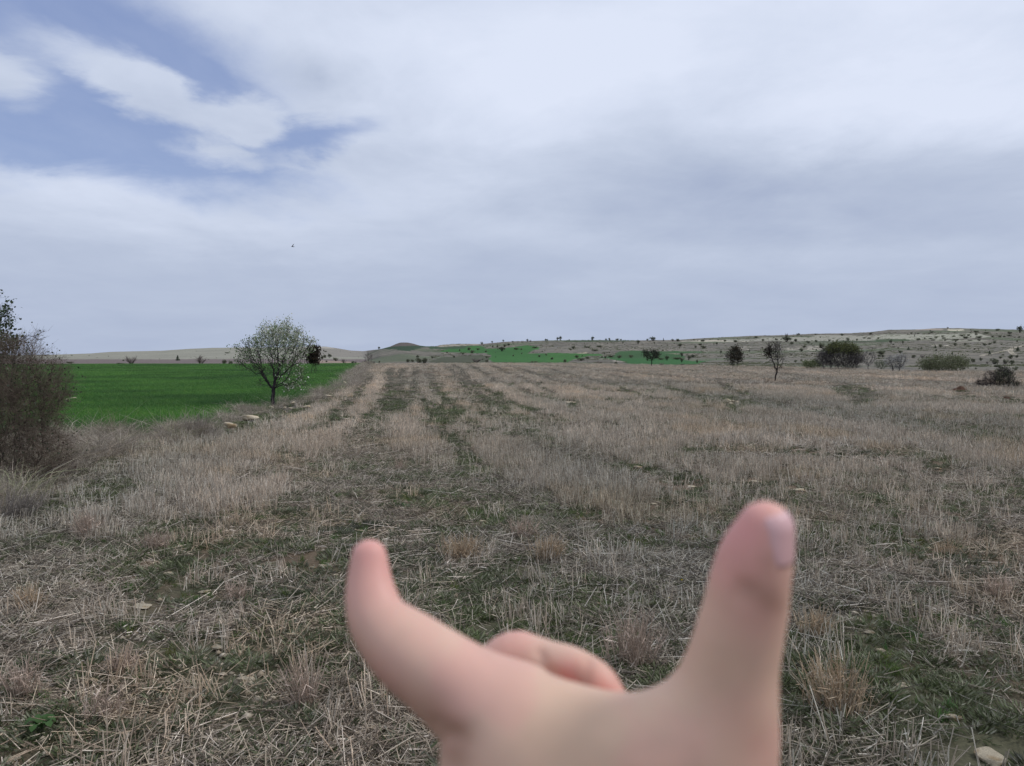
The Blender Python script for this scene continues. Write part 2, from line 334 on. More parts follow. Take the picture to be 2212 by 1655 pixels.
def build_terrain():
    # azimuth columns: dense in view, coarse elsewhere
    azv = np.arctan((np.arange(-140, 1166, 2.0)-CX)/F)
    lo, hi = azv[0], azv[-1]
    rest = np.linspace(hi, lo+2*math.pi, 90)[1:-1]
    az = np.concatenate([azv, rest]); na = len(az)
    rn = np.exp(np.linspace(math.log(.6), math.log(40), 300)); rf = np.exp(np.linspace(math.log(40), math.log(1700), 330))[1:]
    rr = np.concatenate([[.02], rn, rf, [2200, 3000, 5000]]); nr = len(rr)
    A, R = np.meshgrid(az, rr, indexing='ij')
    X = np.sin(A)*R; Y = np.cos(A)*R; Z = terr(X, Y)
    px, py = project(X, np.where(Y > .5, Y, .5), Z)
    crop, marg, gx, gy = zones(X, Y)
    yc = np.interp(np.clip(CX+F*np.tan(np.clip(A, -.8, .8)), -400, 1400), CREST[:,0], CREST[:,1]); Yc = -EYE/ratio(yc)
    ca = np.cos(np.clip(np.where(A > math.pi, A-2*math.pi, A), -.8, .8))
    hill = R*ca > Yc*1.12
    cn = near_colour(X, Y, crop, marg)
    front = Y > 2
    cf = land_colour(np.where(front, px, 700), np.where(front, py, 345+8*fbm(X*.01, Y*.01, 5)), X, Y)
    C = np.where(hill[..., None], cf, cn)
    idx = np.arange(na*nr).reshape(na, nr)
    i0 = idx; i1 = np.roll(idx, -1, axis=0)
    Q = np.stack([i0[:, :-1], i0[:, 1:], i1[:, 1:], i1[:, :-1]], -1)
    fh = hill[:, :-1]; fc = crop[:, :-1] & ~fh
    V = np.stack([X, Y, Z], -1).reshape(-1, 3); Cc = C.reshape(-1, 3)
    for name, mask, mat in (('stubble_field', ~fh & ~fc, M_SOIL), ('green_crop_field', fc, M_CROPG), ('hills', fh, M_HILL)):
        q = Q[mask][:, ::-1]; u, inv = np.unique(q, return_inverse=True); q = inv.reshape(q.shape)
        me = mesh_np(name, V[u], q, Cc[u], smooth=True)
        tag(link(name, me, [mat]), {'stubble_field': 'harvested stubble field with straw and weeds', 'green_crop_field': 'bright green young crop field on the left', 'hills': 'far brown hills with green plots beyond the field'}[name], kind='structure')

# ------------------------------------------------------------------ strands
def prisms(base, tip, r0, r1, col, mid=None, sides=3):
    """many thin tapered strands as one vertex/face array"""
    n = len(base); pts = [base] + ([mid] if mid is not None else []) + [tip]
    rad = [r0] + ([(r0+r1)/2] if mid is not None else []) + [r1]
    d = tip-base; d /= np.linalg.norm(d, axis=1, keepdims=True)+1e-9
    a = np.where(np.abs(d[:, 2:3]) < .9, [[0, 0, 1.]], [[1., 0, 0]]); u = np.cross(d, a); u /= np.linalg.norm(u, axis=1, keepdims=True); v = np.cross(d, u)
    V = []
    for p, rd in zip(pts, rad):
        rd = np.broadcast_to(rd, (n,))[:, None]
        for k in range(sides):
            t = 2*math.pi*k/sides; V.append(p+(u*math.cos(t)+v*math.sin(t))*rd)
    V = np.stack(V, 1); m = V.shape[1]; Fs = []
    for ring in range(len(pts)-1):
        for k in range(sides):
            a0 = ring*sides+k; b0 = ring*sides+(k+1) % sides; Fs.append([a0, b0, b0+sides, a0+sides])
    Fs = np.array(Fs)[None]+(np.arange(n)*m)[:, None, None]
    return V.reshape(-1, 3), Fs.reshape(-1, 4), np.repeat(col, m, 0)
def blades(base, tip, w, col, mid=None, rng=RNG):
    n = len(base); d = tip-base; s = np.cross(d, rng.normal(size=(n, 3))); s /= np.linalg.norm(s, axis=1, keepdims=True)+1e-9
    w = np.broadcast_to(w, (n,))[:, None]
    if mid is None: mid = (base+tip)/2
    V = np.stack([base-s*w*.4, base+s*w*.4, mid+s*w*.5, mid-s*w*.5, tip+s*w*.08, tip-s*w*.08], 1)
    Fs = (np.array([[0,1,2,3],[3,2,4,5]])[None]+(np.arange(n)*6)[:, None, None]).reshape(-1, 4)
    return V.reshape(-1, 3), Fs, np.repeat(col, 6, 0)
def cat(*parts):
    V = []; Fs = []; C = []; o = 0
    for v, f, c in parts: V.append(v); Fs.append(f+o); C.append(c); o += len(v)
    return np.concatenate(V), np.concatenate(Fs), np.concatenate(C)
def cols(rng, n, pal, var=.15):
    p = np.array([lin(*c) for c in pal]); c = p[rng.integers(0, len(p), n)]
    return c*(1+rng.normal(size=(n, 1))*var).clip(.4, 1.7)
STRAW = [(210,197,178),(196,181,162),(222,212,195),(184,168,150),(206,188,166),(172,160,145),(228,220,204)]
LYING = [(184,172,152),(200,190,172),(162,150,134),(138,128,116),(172,158,142),(218,208,194),(118,108,96),(102,94,84)]
M_STRAW = attr_mat('dry_straw', rough=.75, tint=True, trans=.15, spec=.25)
M_LEAF = attr_mat('green_leaf', rough=.6, tint=True, trans=.25, spec=.3)
M_TWIG = attr_mat('bark_and_twig', rough=.9)
M_FOL = attr_mat('foliage', rough=.7, trans=.3, spec=.2)
SRC = {}
def variants(kind, n, fn, mat):
    c = bpy.data.collections.new(kind)          # holds only the meshes instanced by one "stuff" object
    for i in range(n):
        rng = np.random.default_rng(hash_seed(kind)+i); V, Fs, C = fn(rng)
        me = mesh_np(kind, V, Fs, C); me.materials.append(mat)
        o = bpy.data.objects.new('%s_%02d' % (kind, i), me); c.objects.link(o)
    SRC[kind] = c; return c
def hash_seed(s): return sum(ord(ch)*(i+3) for i, ch in enumerate(s))
def scatter(name, kind, P, R, S, T, label, cat_=None, nvar=None):
    n = len(P); me = bpy.data.meshes.new(name); me.vertices.add(n); me.vertices.foreach_set('co', np.asarray(P, np.float32).ravel())
    nv = nvar or len(SRC[kind].objects); rng = np.random.default_rng(n)
    def at(nm, ty, key, arr):
        a = me.attributes.new(nm, ty, 'POINT'); a.data.foreach_set(key, arr.ravel())
    at('rot', 'FLOAT_VECTOR', 'vector', np.asarray(R, np.float32)); S = np.asarray(S, np.float32)
    if S.ndim == 1: S = np.stack([S, S, S], 1)
    at('scl', 'FLOAT_VECTOR', 'vector', S)
    at('idx', 'INT', 'value', rng.integers(0, nv, n).astype(np.int32))
    Tc = np.ones((n, 4), np.float32); Tc[:, :3] = T; at('tint', 'FLOAT_COLOR', 'color', Tc)
    me.update(); o = link(name, me); tag(o, label, cat_, kind='stuff')
    ng = bpy.data.node_groups.new(name, 'GeometryNodeTree')
    ng.interface.new_socket('Geometry', in_out='INPUT', socket_type='NodeSocketGeometry'); ng.interface.new_socket('Geometry', in_out='OUTPUT', socket_type='NodeSocketGeometry')
    N = ng.nodes.new; L = ng.links.new; gi = N('NodeGroupInput'); go = N('NodeGroupOutput'); ip = N('GeometryNodeInstanceOnPoints')
    ci = N('GeometryNodeCollectionInfo'); ci.inputs['Collection'].default_value = SRC[kind]; ci.inputs['Separate Children'].default_value = True; ci.inputs['Reset Children'].default_value = True
    def na(nm, ty):
        a = N('GeometryNodeInputNamedAttribute'); a.data_type = ty; a.inputs['Name'].default_value = nm; return [s for s in a.outputs if s.enabled][0]
    er = N('FunctionNodeEulerToRotation'); L(na('rot', 'FLOAT_VECTOR'), er.inputs[0])
    L(gi.outputs[0], ip.inputs['Points']); L(ci.outputs[0], ip.inputs['Instance']); ip.inputs['Pick Instance'].default_value = True
    L(na('idx', 'INT'), ip.inputs['Instance Index']); L(er.outputs[0], ip.inputs['Rotation']); L(na('scl', 'FLOAT_VECTOR'), ip.inputs['Scale'])
    L(ip.outputs[0], go.inputs[0]); md = o.modifiers.new('scatter', 'NODES'); md.node_group = ng
    return o
def v_stubble(rng, n=26, w=.16, h=(.09,.21), pal=STRAW):
    # a short length of drilled row: plants of 2-5 stems each
    b = np.zeros((n, 3)); g = rng.integers(0, 7, n); cx = rng.uniform(-w, w, 7); cy = rng.normal(size=7)*w*.35
    b[:, 0] = cx[g]+rng.normal(size=n)*.010; b[:, 1] = cy[g]+rng.normal(size=n)*.010; b[:, 2] = -.02
    L_ = rng.uniform(h[0], h[1], n)*(rng.random(n) < .85)+rng.uniform(.04, .1, n)*.5; lean = rng.normal(size=(n, 2))*.16
    bent = rng.random(n) < .12; lean[bent] *= 4
    d = np.concatenate([lean, np.ones((n, 1))], 1); d /= np.linalg.norm(d, axis=1, keepdims=True)
    p1 = prisms(b, b+d*L_[:, None], .0024, .0018, cols(rng, n, pal))
    m = n//2; k = rng.integers(0, n, m); s = b[k]+d[k]*(L_[k]*rng.uniform(.2, .8, m))[:, None]
    e = s+np.concatenate([rng.normal(size=(m, 2))*.035, rng.uniform(-.05, .03, (m, 1))], 1)
    p2 = blades(s, e, .004, cols(rng, m, pal), rng=rng)
    return cat(p1, p2)
def v_lying(rng, n=30, R=.2):
    b = rng.uniform(-R, R, (n, 3)); b[:, 2] = rng.uniform(.0, .025, n); a = rng.uniform(0, 6.28, n); a = np.where(rng.random(n) < .5, rng.normal(size=n)*.35, a)
    L_ = rng.uniform(.04, .18, n)*np.where(rng.random(n) < .10, 1.8, 1); up = rng.normal(size=n)*.035
    e = b+np.stack([np.cos(a)*L_, np.sin(a)*L_, up], 1); e[:, 2] = np.maximum(e[:, 2], .0)
    p1 = prisms(b, e, .0020, .0015, cols(rng, n, LYING))
    m = n; b2 = rng.uniform(-R, R, (m, 3)); b2[:, 2] = rng.uniform(0, .015, m); a = rng.uniform(0, 6.28, m); l2 = rng.uniform(.02, .07, m)
    e2 = b2+np.stack([np.cos(a)*l2, np.sin(a)*l2, rng.uniform(0, .02, m)], 1)
    return cat(p1, blades(b2, e2, .005, cols(rng, m, LYING), rng=rng))
def v_weed(rng, n=95, R=.095, pal=((106,112,82),(92,102,70),(120,122,98),(82,92,58),(132,132,112))):
    a = rng.uniform(0, 6.28, n); q = R*np.sqrt(rng.random(n)); b = np.stack([np.cos(a)*q*.6, np.sin(a)*q*.6, rng.uniform(-.005, .02, n)], 1)
    l = rng.uniform(.010, .028, n); e = b+np.stack([np.cos(a)*l, np.sin(a)*l, rng.uniform(.3, 1.1, n)*l], 1)
    return blades(b, e, .0048, cols(rng, n, pal), rng=rng)
def v_grass(rng, n=34, R=.05, h=(.05,.13), pal=((92,114,58),(80,102,52),(106,122,66),(92,108,64))):
    b = np.concatenate([rng.normal(size=(n, 2))*R*.5, np.full((n, 1), -.01)], 1); l = rng.uniform(h[0], h[1], n); ln = rng.normal(size=(n, 2))*.4
    mid = b+np.concatenate([ln*.35, np.ones((n, 1))*.6], 1)*l[:, None]; e = b+np.concatenate([ln, np.ones((n, 1))*.9], 1)*l[:, None]
    return blades(b, e, .0045, cols(rng, n, pal), mid=mid, rng=rng)
def v_dry(rng, n=60, R=.14, h=(.12,.34), pal=((168,160,146),(150,142,130),(186,178,164),(134,126,114),(160,148,128))):
    b = np.concatenate([rng.normal(size=(n, 2))*R*.5, np.full((n, 1), -.01)], 1); l = rng.uniform(h[0], h[1], n); ln = rng.normal(size=(n, 2))*.55+b[:, :2]*3
    mid = b+np.concatenate([ln*.35, np.ones((n, 1))*.55], 1)*l[:, None]; e = b+np.concatenate([ln*1.1, rng.uniform(.5, 1, (n, 1))], 1)*l[:, None]
    return blades(b, e, .0035, cols(rng, n, pal), mid=mid, rng=rng)
def v_wheat(rng, n=70, R=.3):
    return v_grass(rng, n, R, (.10,.22), pal=((70,120,50),(58,108,46),(86,132,56),(62,110,52),(100,138,64)))
def v_gravel(rng, n=7, R=.12):
    V = []; Fs = []; C = []; o = 0
    oc = np.array([[1,0,0],[0,1,0],[-1,0,0],[0,-1,0],[0,0,1],[0,0,-1],[.7,.7,.5],[-.7,.6,.5]], float); tf = np.array([[0,1,4,4],[1,2,4,4],[2,3,4,4],[3,0,4,4],[1,0,5,5],[2,1,5,5],[3,2,5,5],[0,3,5,5]])
    for i in range(n):
        s = rng.uniform(.008, .03); v = oc*(1+rng.normal(size=(8,3))*.35)*s*np.array([1, rng.uniform(.5,1), .45]); a = rng.uniform(0, 6.28)
        v = v@np.array([[math.cos(a), math.sin(a), 0],[-math.sin(a), math.cos(a), 0],[0,0,1]])+np.array([rng.uniform(-R,R), rng.uniform(-R,R), .004])
        V.append(v[:6]); Fs.append(tf[:, :3]+o); C.append(np.repeat(cols(rng, 1, ((190,180,164),(176,164,146),(200,192,178)), .1), 6, 0)); o += 6
    return np.concatenate(V), np.concatenate(Fs), np.concatenate(C)
variants('stubble_stems', 8, v_stubble, M_STRAW); variants('fallen_straw', 8, v_lying, M_STRAW)
variants('weed_leaves', 6, v_weed, M_LEAF); variants('grass_blades', 6, v_grass, M_LEAF)
variants('dry_grass_blades', 6, v_dry, M_STRAW); variants('crop_blades', 6, v_wheat, M_LEAF); variants('gravel_chips', 6, v_gravel, M_STRAW)

def sample(n, r0, r1, pw=1.0, az=(-.66, .66), seed=1):
    """random ground points; pw=2 uniform in area, smaller = denser near the camera"""
    rng = np.random.default_rng(seed); u = rng.random(n)
    r = (r0**pw+u*(r1**pw-r0**pw))**(1/pw); a = rng.uniform(az[0], az[1], n)
    return np.sin(a)*r, np.cos(a)*r, rng
def crestY(x, y):
    yc = np.interp(CX+F*np.tan(np.clip(np.arctan2(x, y), -.8, .8)), CREST[:,0], CREST[:,1]); return -EYE/ratio(yc)
DENSE = [k2(p) for p in ([(430,1120),(500,1030),(690,935),(840,865),(830,800),(795,800),(765,845),(620,905),(430,965),(290,1015),(300,1060)],
 [(852,870),(880,870),(885,935),(860,960)], [(895,960),(930,985),(935,1015),(905,1015)], [(885,800),(925,800),(945,870),(1010,975),(950,985),(905,880)],
 [(975,860),(1130,940),(1300,1010),(1460,1075),(1445,1110),(1300,1125),(1150,1060),(1040,1005),(955,905)], [(1480,1010),(1700,960),(2212,930),(2300,1000),(1900,1010),(1700,1000)],
 [(940,805),(1000,805),(1400,900),(1700,930),(1600,960),(1250,940),(1050,880)], [(290,1060),(340,1060),(350,1120),(300,1130)], [(155,1110),(215,1110),(220,1170),(160,1165)],
 [(450,1060),(600,1040),(640,1080),(470,1130)], [(1290,1060),(1430,1070),(1440,1110),(1340,1110)])]
THIN = [k2(p) for p in ([(600,1180),(690,1000),(790,900),(842,800),(868,800),(866,880),(850,960),(960,1010),(1080,1060),(1250,1130),(1100,1180)],
 [(1020,930),(1120,930),(1250,985),(1500,1030),(1650,1090),(1500,1060),(1250,1010)], [(925,800),(938,800),(975,880),(1060,960),(1020,970),(950,880)], [(1450,960),(2000,975),(2100,1010),(1500,1000)])]
def stand_density(x, y):
    px, py = project(x, y, 0*x); px, py = jitter(x, y, px, py); r = np.hypot(x, y)
    L = lateral(x, y)+1.2*(fbm(x*.06, y*.06, 91, 2)-.5)*2; a = fbm(x*1.2, y*1.2, 95, 3); b = fbm(x*.35, y*.35, 97, 3)
    base = np.interp(r, [0, 4, 6, 9, 14, 30], [.02, .03, .05, .16, .46, .78]) * (.35+1.3*sst(b, .35, .65))
    clump = sst(a, .66, .76)*np.interp(r, [0, 7, 12], [.28, .4, .2])
    d = np.maximum(base, clump)
    # combine harvester tracks: narrow bare lines and pressed swaths along the rows
    t = (L/3.1) % 1.0; trk = np.minimum(np.abs(t-.22), np.abs(t-.60)); line = 1-sst(trk, .05, .13)
    t2 = (L/9.3+.3) % 1.0; sw = 1-sst(np.abs(t2-.5), .10, .2)
    for p in DENSE: m = inpoly(px, py, p); d[m] = np.maximum(d[m], .55+.9*(a[m]-.3))
    for p in THIN: m = inpoly(px, py, p); d[m] = d[m]*.15
    d = d*(1-.97*(1-sst(track_dist(x, y), .9, 1.7)))
    d = d*(1-.45*line*sst(r, 11, 17)*(.25+.75*sst(fbm(L*.3, y*.03, 99, 3), .34, .5)))*(1-.7*sw*sst(r, 11, 20))
    L2 = lateral(x, y)+.8*(fbm(x*.04, y*.04, 92, 2)-.5); ph = np.abs((L2/1.7) % 1.0-.5)*2; rowm = sst(ph, .72, .95)*sst(r, 11, 18)*sst(vn(L2/1.7*1.0, y*.02, 93), .25, .6); d = d*(1-.8*rowm); pt = sst(fbm(L*.8+40, y*.03, 98, 3), .58, .68)*sst(r, 12, 20); d = d*(1-.5*pt)
    return np.clip(d, 0, 1)
build_terrain()
def tints(rng, n, x, y, amp=.12):
    h = fbm(x*.5, y*.5, 101, 3)-.5; g = fbm(x*.11, y*.11, 103, 3)-.5
    w = sst(fbm(x*.8, y*.8, 107, 2), .62, .75)
    lb = fbm(lateral(x, y)*.45, y*.02, 109, 3)-.5; t = np.stack([1+.35*g+.25*h+.5*lb, 1+.30*g+.28*h+.36*lb, 1+.26*g+.34*h+.30*lb], 1)*(1+rng.normal(size=(n, 1))*amp)
    t = t*(1-w[:, None]*.5)+t*np.array([1.05,.94,.78])*w[:, None]*.5
    return t.clip(.3, 1.8)
STONES = [(247,421.5,20,6,'long pale weathered stone under dry grass right of the flat slab',0),(229.5,428.5,15,5.2,'flat cream slab with broken front at the crop edge',6),(226,421,3,2.5,'small round stone left of the long pale stone',1),
     (271,408.5,5,2.6,'small pale stone at the foot of the blossoming tree',2),(284,409,3.6,2.4,'small stone right below the blossoming tree trunk',3),(291,409.4,9,1.6,'thin flat stone right of the blossoming tree foot',7),(293,404.4,6,2.6,'pale block stone behind the thin flat one by the blossoming tree',1),
     (306,408,10,2.6,'pale elongated stone on the margin right of the blossoming tree',5),(260,413.8,3,2.4,'small tilted stone in the margin left of the blossoming tree',2),(284,413.4,4.5,2.4,'small stone in dry grass below the blossoming tree',4),(328,397,7,2,'half buried stone farther along the margin',8),
     (344.2,384.2,5,2.6,'white stones at the far crop edge',0),(350.5,378.8,3.6,1.6,'flat small stone at the far crop edge',6),(369,372.8,3.2,1.4,'small pale stone by the thin sapling',3),(363,374,2.2,1.2,'tiny pale stone left of the sapling foot',2),
     (72,400.5,9,3,'pale stone outcrop in the green crop by the thorn bush',1),(66,401.5,8,2.4,'left pale stone of the outcrop in the green crop',4),(79,401.2,8,1.4,'thin flat stone of the outcrop in the green crop',7),
     (140,428.6,5,1.5,'small flat stone left of the row at the crop corner',6),(148,429,6,1.6,'flat stone middle of the row at the crop corner',8),(157,428.8,6,1.5,'flat stone right of the row at the crop corner',5),(211,427.5,5,3,'round greyish stone left of the flat slab',2),
     (727.5,403.2,7.5,4.2,'largest pale round boulder of the heap in mid field',0),(738,403.6,3.6,2.6,'smaller boulder right in the heap in mid field',2),(731.5,405,5,2.4,'boulder in front of the mid field heap',3),(733,402.4,4,1.8,'low boulder behind in the mid field heap',4),(708.5,403.4,4.2,1.1,'flat pale stone left of the mid field heap',6),(703,405,5,1,'thin pale stone far left of the mid field heap',7),(738,405.2,3,1.4,'pebble at the right foot of the mid field heap',1),
     (571,403.4,12.5,1.5,'long flat pale slab lying in the stubble left of the heap',8),(899.5,441.5,6,2.8,'white stone alone on the right stubble',0),(800,491.5,16,3,'flat white stone on the right middle stubble',5),(757,483,14,2.2,'thin pale flat stone left of the flat white stone',7),(639,469,10,2.6,'small pale flat stone behind the dense straw band',6),
     (693,488,10,2,'thin pale flake stone in mid field',8),(407,503.4,9,2.6,'pale flat stone on the green path',7),(423,501,5,2,'small pale stone beside the flat one on the path',2),(482,523.6,9,3.4,'pale stone right of the curled finger path',4),(355,532,5,3,'tiny pale stone above the index fingertip left',1),
     (322,568,12,5,'whitish stone left of the index finger',0),(313,569,7,3.4,'flat chip beside the whitish stone by the index finger',6),(166,532,6,3,'small pale stone on the left stubble',3),(168,575,9,4,'small white stone in the left straw',2),(203,594,16,5,'reddish cream stone in the left straw',5),(140,610,22,5,'long flat grey stone in the left straw',8),
     (216,652,16,8,'broken cream stone on the left foreground',4),(241,685,22,11,'domed cream stone with weeds around in the left foreground',0),(205,657,8,4,'small flake left of the broken cream stone',6),(237,733,12,7,'yellowish small stone in the lower left foreground',1),(8,764,24,8,'orange cream flat stone at the lower left corner',5),(66,764,16,6,'orange cream stone at the bottom edge left',7),
     (118,636,10,4,'grey small stone in left foreground straw',2),(998,768,36,15,'large yellowish limestone at the lower right corner',3),(957,722,20,9,'angular grey stone above the large yellowish one',6),(872,635,14,6,'flat grey stone in the right foreground straw',5),(882,652,9,4,'small grey stone under the flat grey one at right',2),(930,551,9,4,'small white stone upper right of the thumb',1),
     (905,688,16,4,'thin flat grey stone in right straw',8),(940,470,8,2,'tiny pale stone far right in the stubble',6),(876,502,9,2,'thin pale stone right of the thumb tip far',7),(655,505,8,2,'flat small stone in mid stubble',8),(586,515,7,2.4,'small flat pale stone in centre stubble',6)]
CLEAR = [s[:4] for s in STONES]+[(964,390,19,4),(1010,399,13,4)]
def clear(px, py, pad, front):
    m = np.zeros(len(px), bool); k = np.maximum(py-HOR, 2)/EYE       # picture units per metre here
    for (sx, sy, w, h) in CLEAR: m |= (np.abs(px-sx) < w*.5+pad*k) & (py > sy-h*.6-pad*k*.4) & (py < sy+h*.3+front*k*.6+pad*k*.4)
    return m
def put_stubble():
    Ps = []; Rs = []; Ss = []; Ts = []
    for n, r0, r1, pw, sc, sd in ((11000, 2.2, 14, 1.6, (1.0, 1.0), 11), (42000, 13, 42, 1.3, (1.4, 1.0), 12), (60000, 36, 175, 1.2, (4.2, 1.0), 13)):
        x, y, rng = sample(n, r0, r1, pw, (-.66, .66), sd); c, m, px, py = zones(x, y); px, py = project(x, y, 0*x); keep = ~c & ~m & (y < crestY(x, y)*1.06) & ~clear(px, py, .05, .35)
        keep &= rng.random(n) < stand_density(x, y); x = x[keep]; y = y[keep]; k = len(x)
        # snap to drill rows 14 cm apart
        if r1 < 50:
            L = lateral(x, y); off = (np.round(L/.15)*.15-L)*.8; x = x+off*math.cos(VPA); y = y-off*math.sin(VPA)
        Ps.append(np.stack([x, y, terr(x, y)], 1)); yaw = math.pi/2-VPA+rng.normal(size=k)*.25+math.pi*rng.integers(0, 2, k)
        Rs.append(np.stack([rng.normal(size=k)*.1, rng.normal(size=k)*.1, yaw], 1)); s = rng.uniform(.8, 1.2, k)
        Ss.append(np.stack([s*sc[0], s*sc[0]**.55, s*sc[1]*rng.uniform(.6, .95, k)], 1)); Ts.append(tints(rng, k, x, y))
    scatter('standing_stubble', 'stubble_stems', np.concatenate(Ps), np.concatenate(Rs), np.concatenate(Ss), np.concatenate(Ts), 'cut standing straw stems in pinkish bands across the field')
put_stubble()
def put_lying():
    Ps = []; Rs = []; Ss = []; Ts = []
    for n, r0, r1, pw, s0, sd in ((16000, 1.8, 13, 1.5, 1.0, 21), (24000, 12, 55, 1.2, 1.35, 22), (9000, 45, 150, 1.2, 2.6, 23)):
        x, y, rng = sample(n, r0, r1, pw, (-.68, .68), sd); c, m, px, py = zones(x, y); a = fbm(x*.9, y*.9, 111, 3); px, py = project(x, y, 0*x); rr_ = np.hypot(x, y); c = c | (clear(px, py, .21, .0)) | ((track_dist(x, y) < 1.2) & (rr_ > 9) & (rng.random(len(x)) < .85))
        keep = ~c & (rng.random(n) < np.where(m, .25, .16+.70*sst(a, .38, .70))); x = x[keep]; y = y[keep]; k = len(x)
        Ps.append(np.stack([x, y, terr(x, y)+.004], 1)); Rs.append(np.stack([rng.normal(size=k)*.05, rng.normal(size=k)*.05, rng.uniform(0, 6.28, k)], 1))
        Ss.append(s0*rng.uniform(.75, 1.25, k)); Ts.append(tints(rng, k, x, y, .16))
    scatter('fallen_straw', 'fallen_straw', np.concatenate(Ps), np.concatenate(Rs), np.concatenate(Ss), np.concatenate(Ts), 'loose cut straw lying flat over the stubble field')
put_lying()
def put_green():
    x, y, rng = sample(62000, 1.8, 45, 1.1, (-.68, .68), 31); c, m, px, py = zones(x, y); px, py = project(x, y, 0*x); c = c | clear(px, py, .03, .03); a = fbm(x*.7, y*.7, 121, 3); th = 1-stand_density(x, y)
    keep = ~c & (rng.random(len(x)) < (.38+.8*sst(a, .35, .6))*(.35+.65*th)*(1-.93*sst(np.hypot(x, y), 14, 36))); x = x[keep]; y = y[keep]; k = len(x)
    T = np.stack([1+.3*(a[keep]-.5), 1+.4*(a[keep]-.5), np.ones(k)], 1)*(1+rng.normal(size=(k, 1))*.2).clip(.5, 1.5)
    scatter('low_weeds', 'weed_leaves', np.stack([x, y, terr(x, y)], 1), np.stack([rng.normal(size=k)*.1, rng.normal(size=k)*.1, rng.uniform(0, 6.28, k)], 1), rng.uniform(.6, 1.5, k)*np.interp(np.hypot(x, y), [0, 15, 45], [1, 1.2, 2.2]), T, 'grey green low weeds between the straw')
    x, y, rng = sample(16000, 1.8, 26, 1.2, (-.68, .68), 33); c, m, px, py = zones(x, y); a = fbm(x*1.1, y*1.1, 125, 3)
    pth = inpoly(px, py, THIN[0])
    keep = ~c & (rng.random(len(x)) < sst(a+.10*pth, .55, .68)*.8+.03); x = x[keep]; y = y[keep]; k = len(x)
    scatter('green_grass', 'grass_blades', np.stack([x, y, terr(x, y)], 1), np.stack([rng.normal(size=k)*.15, rng.normal(size=k)*.15, rng.uniform(0, 6.28, k)], 1), rng.uniform(.3, .7, k), (1+rng.normal(size=(k, 3))*[.15,.08,.1]).clip(.5, 1.4), 'small fresh green grass patches in the stubble')
    x, y, rng = sample(3000, 1.8, 22, 1.1, (-.68, .68), 35); c, m, px, py = zones(x, y); a = fbm(x*.8, y*.8, 127, 3)
    keep = ~c & (rng.random(len(x)) < sst(a, .5, .65)); x = x[keep]; y = y[keep]; k = len(x)
    scatter('gravel', 'gravel_chips', np.stack([x, y, terr(x, y)], 1), np.stack([0*x, 0*x, rng.uniform(0, 6.28, k)], 1), rng.uniform(.45, 1.25, k), (.86+rng.normal(size=(k, 1))*.10)*np.array([1,.95,.86]), 'small pale stone chips on the soil')
put_green()
def put_margin():
    x, y, rng = sample(70000, 6, 165, 1.1, (-.66, -.02), 41); c, m, px, py = zones(x, y); a = fbm(x*.6, y*.6, 131, 3); r = np.hypot(x, y)
    px, py = project(x, y, 0*x); keep = m & ~clear(px, py, .05, .4) & (rng.random(len(x)) < .35+1.1*sst(a, .35, .6)) & (y < crestY(x, y)); x = x[keep]; y = y[keep]; k = len(x); r = r[keep]; a = a[keep]
    s = rng.uniform(.55, 1.15, k)*np.interp(r, [0, 20, 60, 160], [1.0, 1.15, 1.6, 2.2])*(.7+.6*sst(a, .4, .7))
    g = rng.random(k) < .12
    T = (np.array([1, .97, .97])*(1+rng.normal(size=(k, 1))*.14)).clip(.4, 1.5); T[g] *= [.72, .86, .62]
    scatter('dry_margin_grass', 'dry_grass_blades', np.stack([x, y, terr(x, y)], 1), np.stack([rng.normal(size=k)*.2, rng.normal(size=k)*.2, rng.uniform(0, 6.28, k)], 1), s, T, 'matted grey dry grass along the field margin')
    x, y, rng = sample(70000, 10, 170, .9, (-.72, -.06), 43); c, m, px, py = zones(x, y); keep = c & (y < crestY(x, y)*1.1); a = fbm(x*.25, y*.25, 135, 4)
    bare = inpoly(px, py, k2([(100,860),(200,858),(205,870),(100,872)])); keep &= ~(bare & (rng.random(len(x)) < .9))
    x = x[keep]; y = y[keep]; a = a[keep]; k = len(x); r = np.hypot(x, y)
    sxy = np.interp(r, [0, 15, 50, 170], [.75, .8, 1.8, 4.0])*rng.uniform(.8, 1.2, k)
    a = a+.5*(fbm(x*.08, y*.35, 137, 3)-.5)+.25*(vn(lateral(x, y)*1.1, y*.01, 139)-.5); a = .5+(a-.5)*1.5; T = np.stack([.68+.8*a, .64+.70*a, .84+.4*a], 1)*(1+rng.normal(size=(k, 1))*.10)
    scatter('green_crop', 'crop_blades', np.stack([x, y, terr(x, y)], 1), np.stack([0*x, 0*x, rng.uniform(0, 6.28, k)], 1), np.stack([sxy, sxy, rng.uniform(.8, 1.15, k)], 1), T, 'dense young green cereal in the left field')
put_margin()
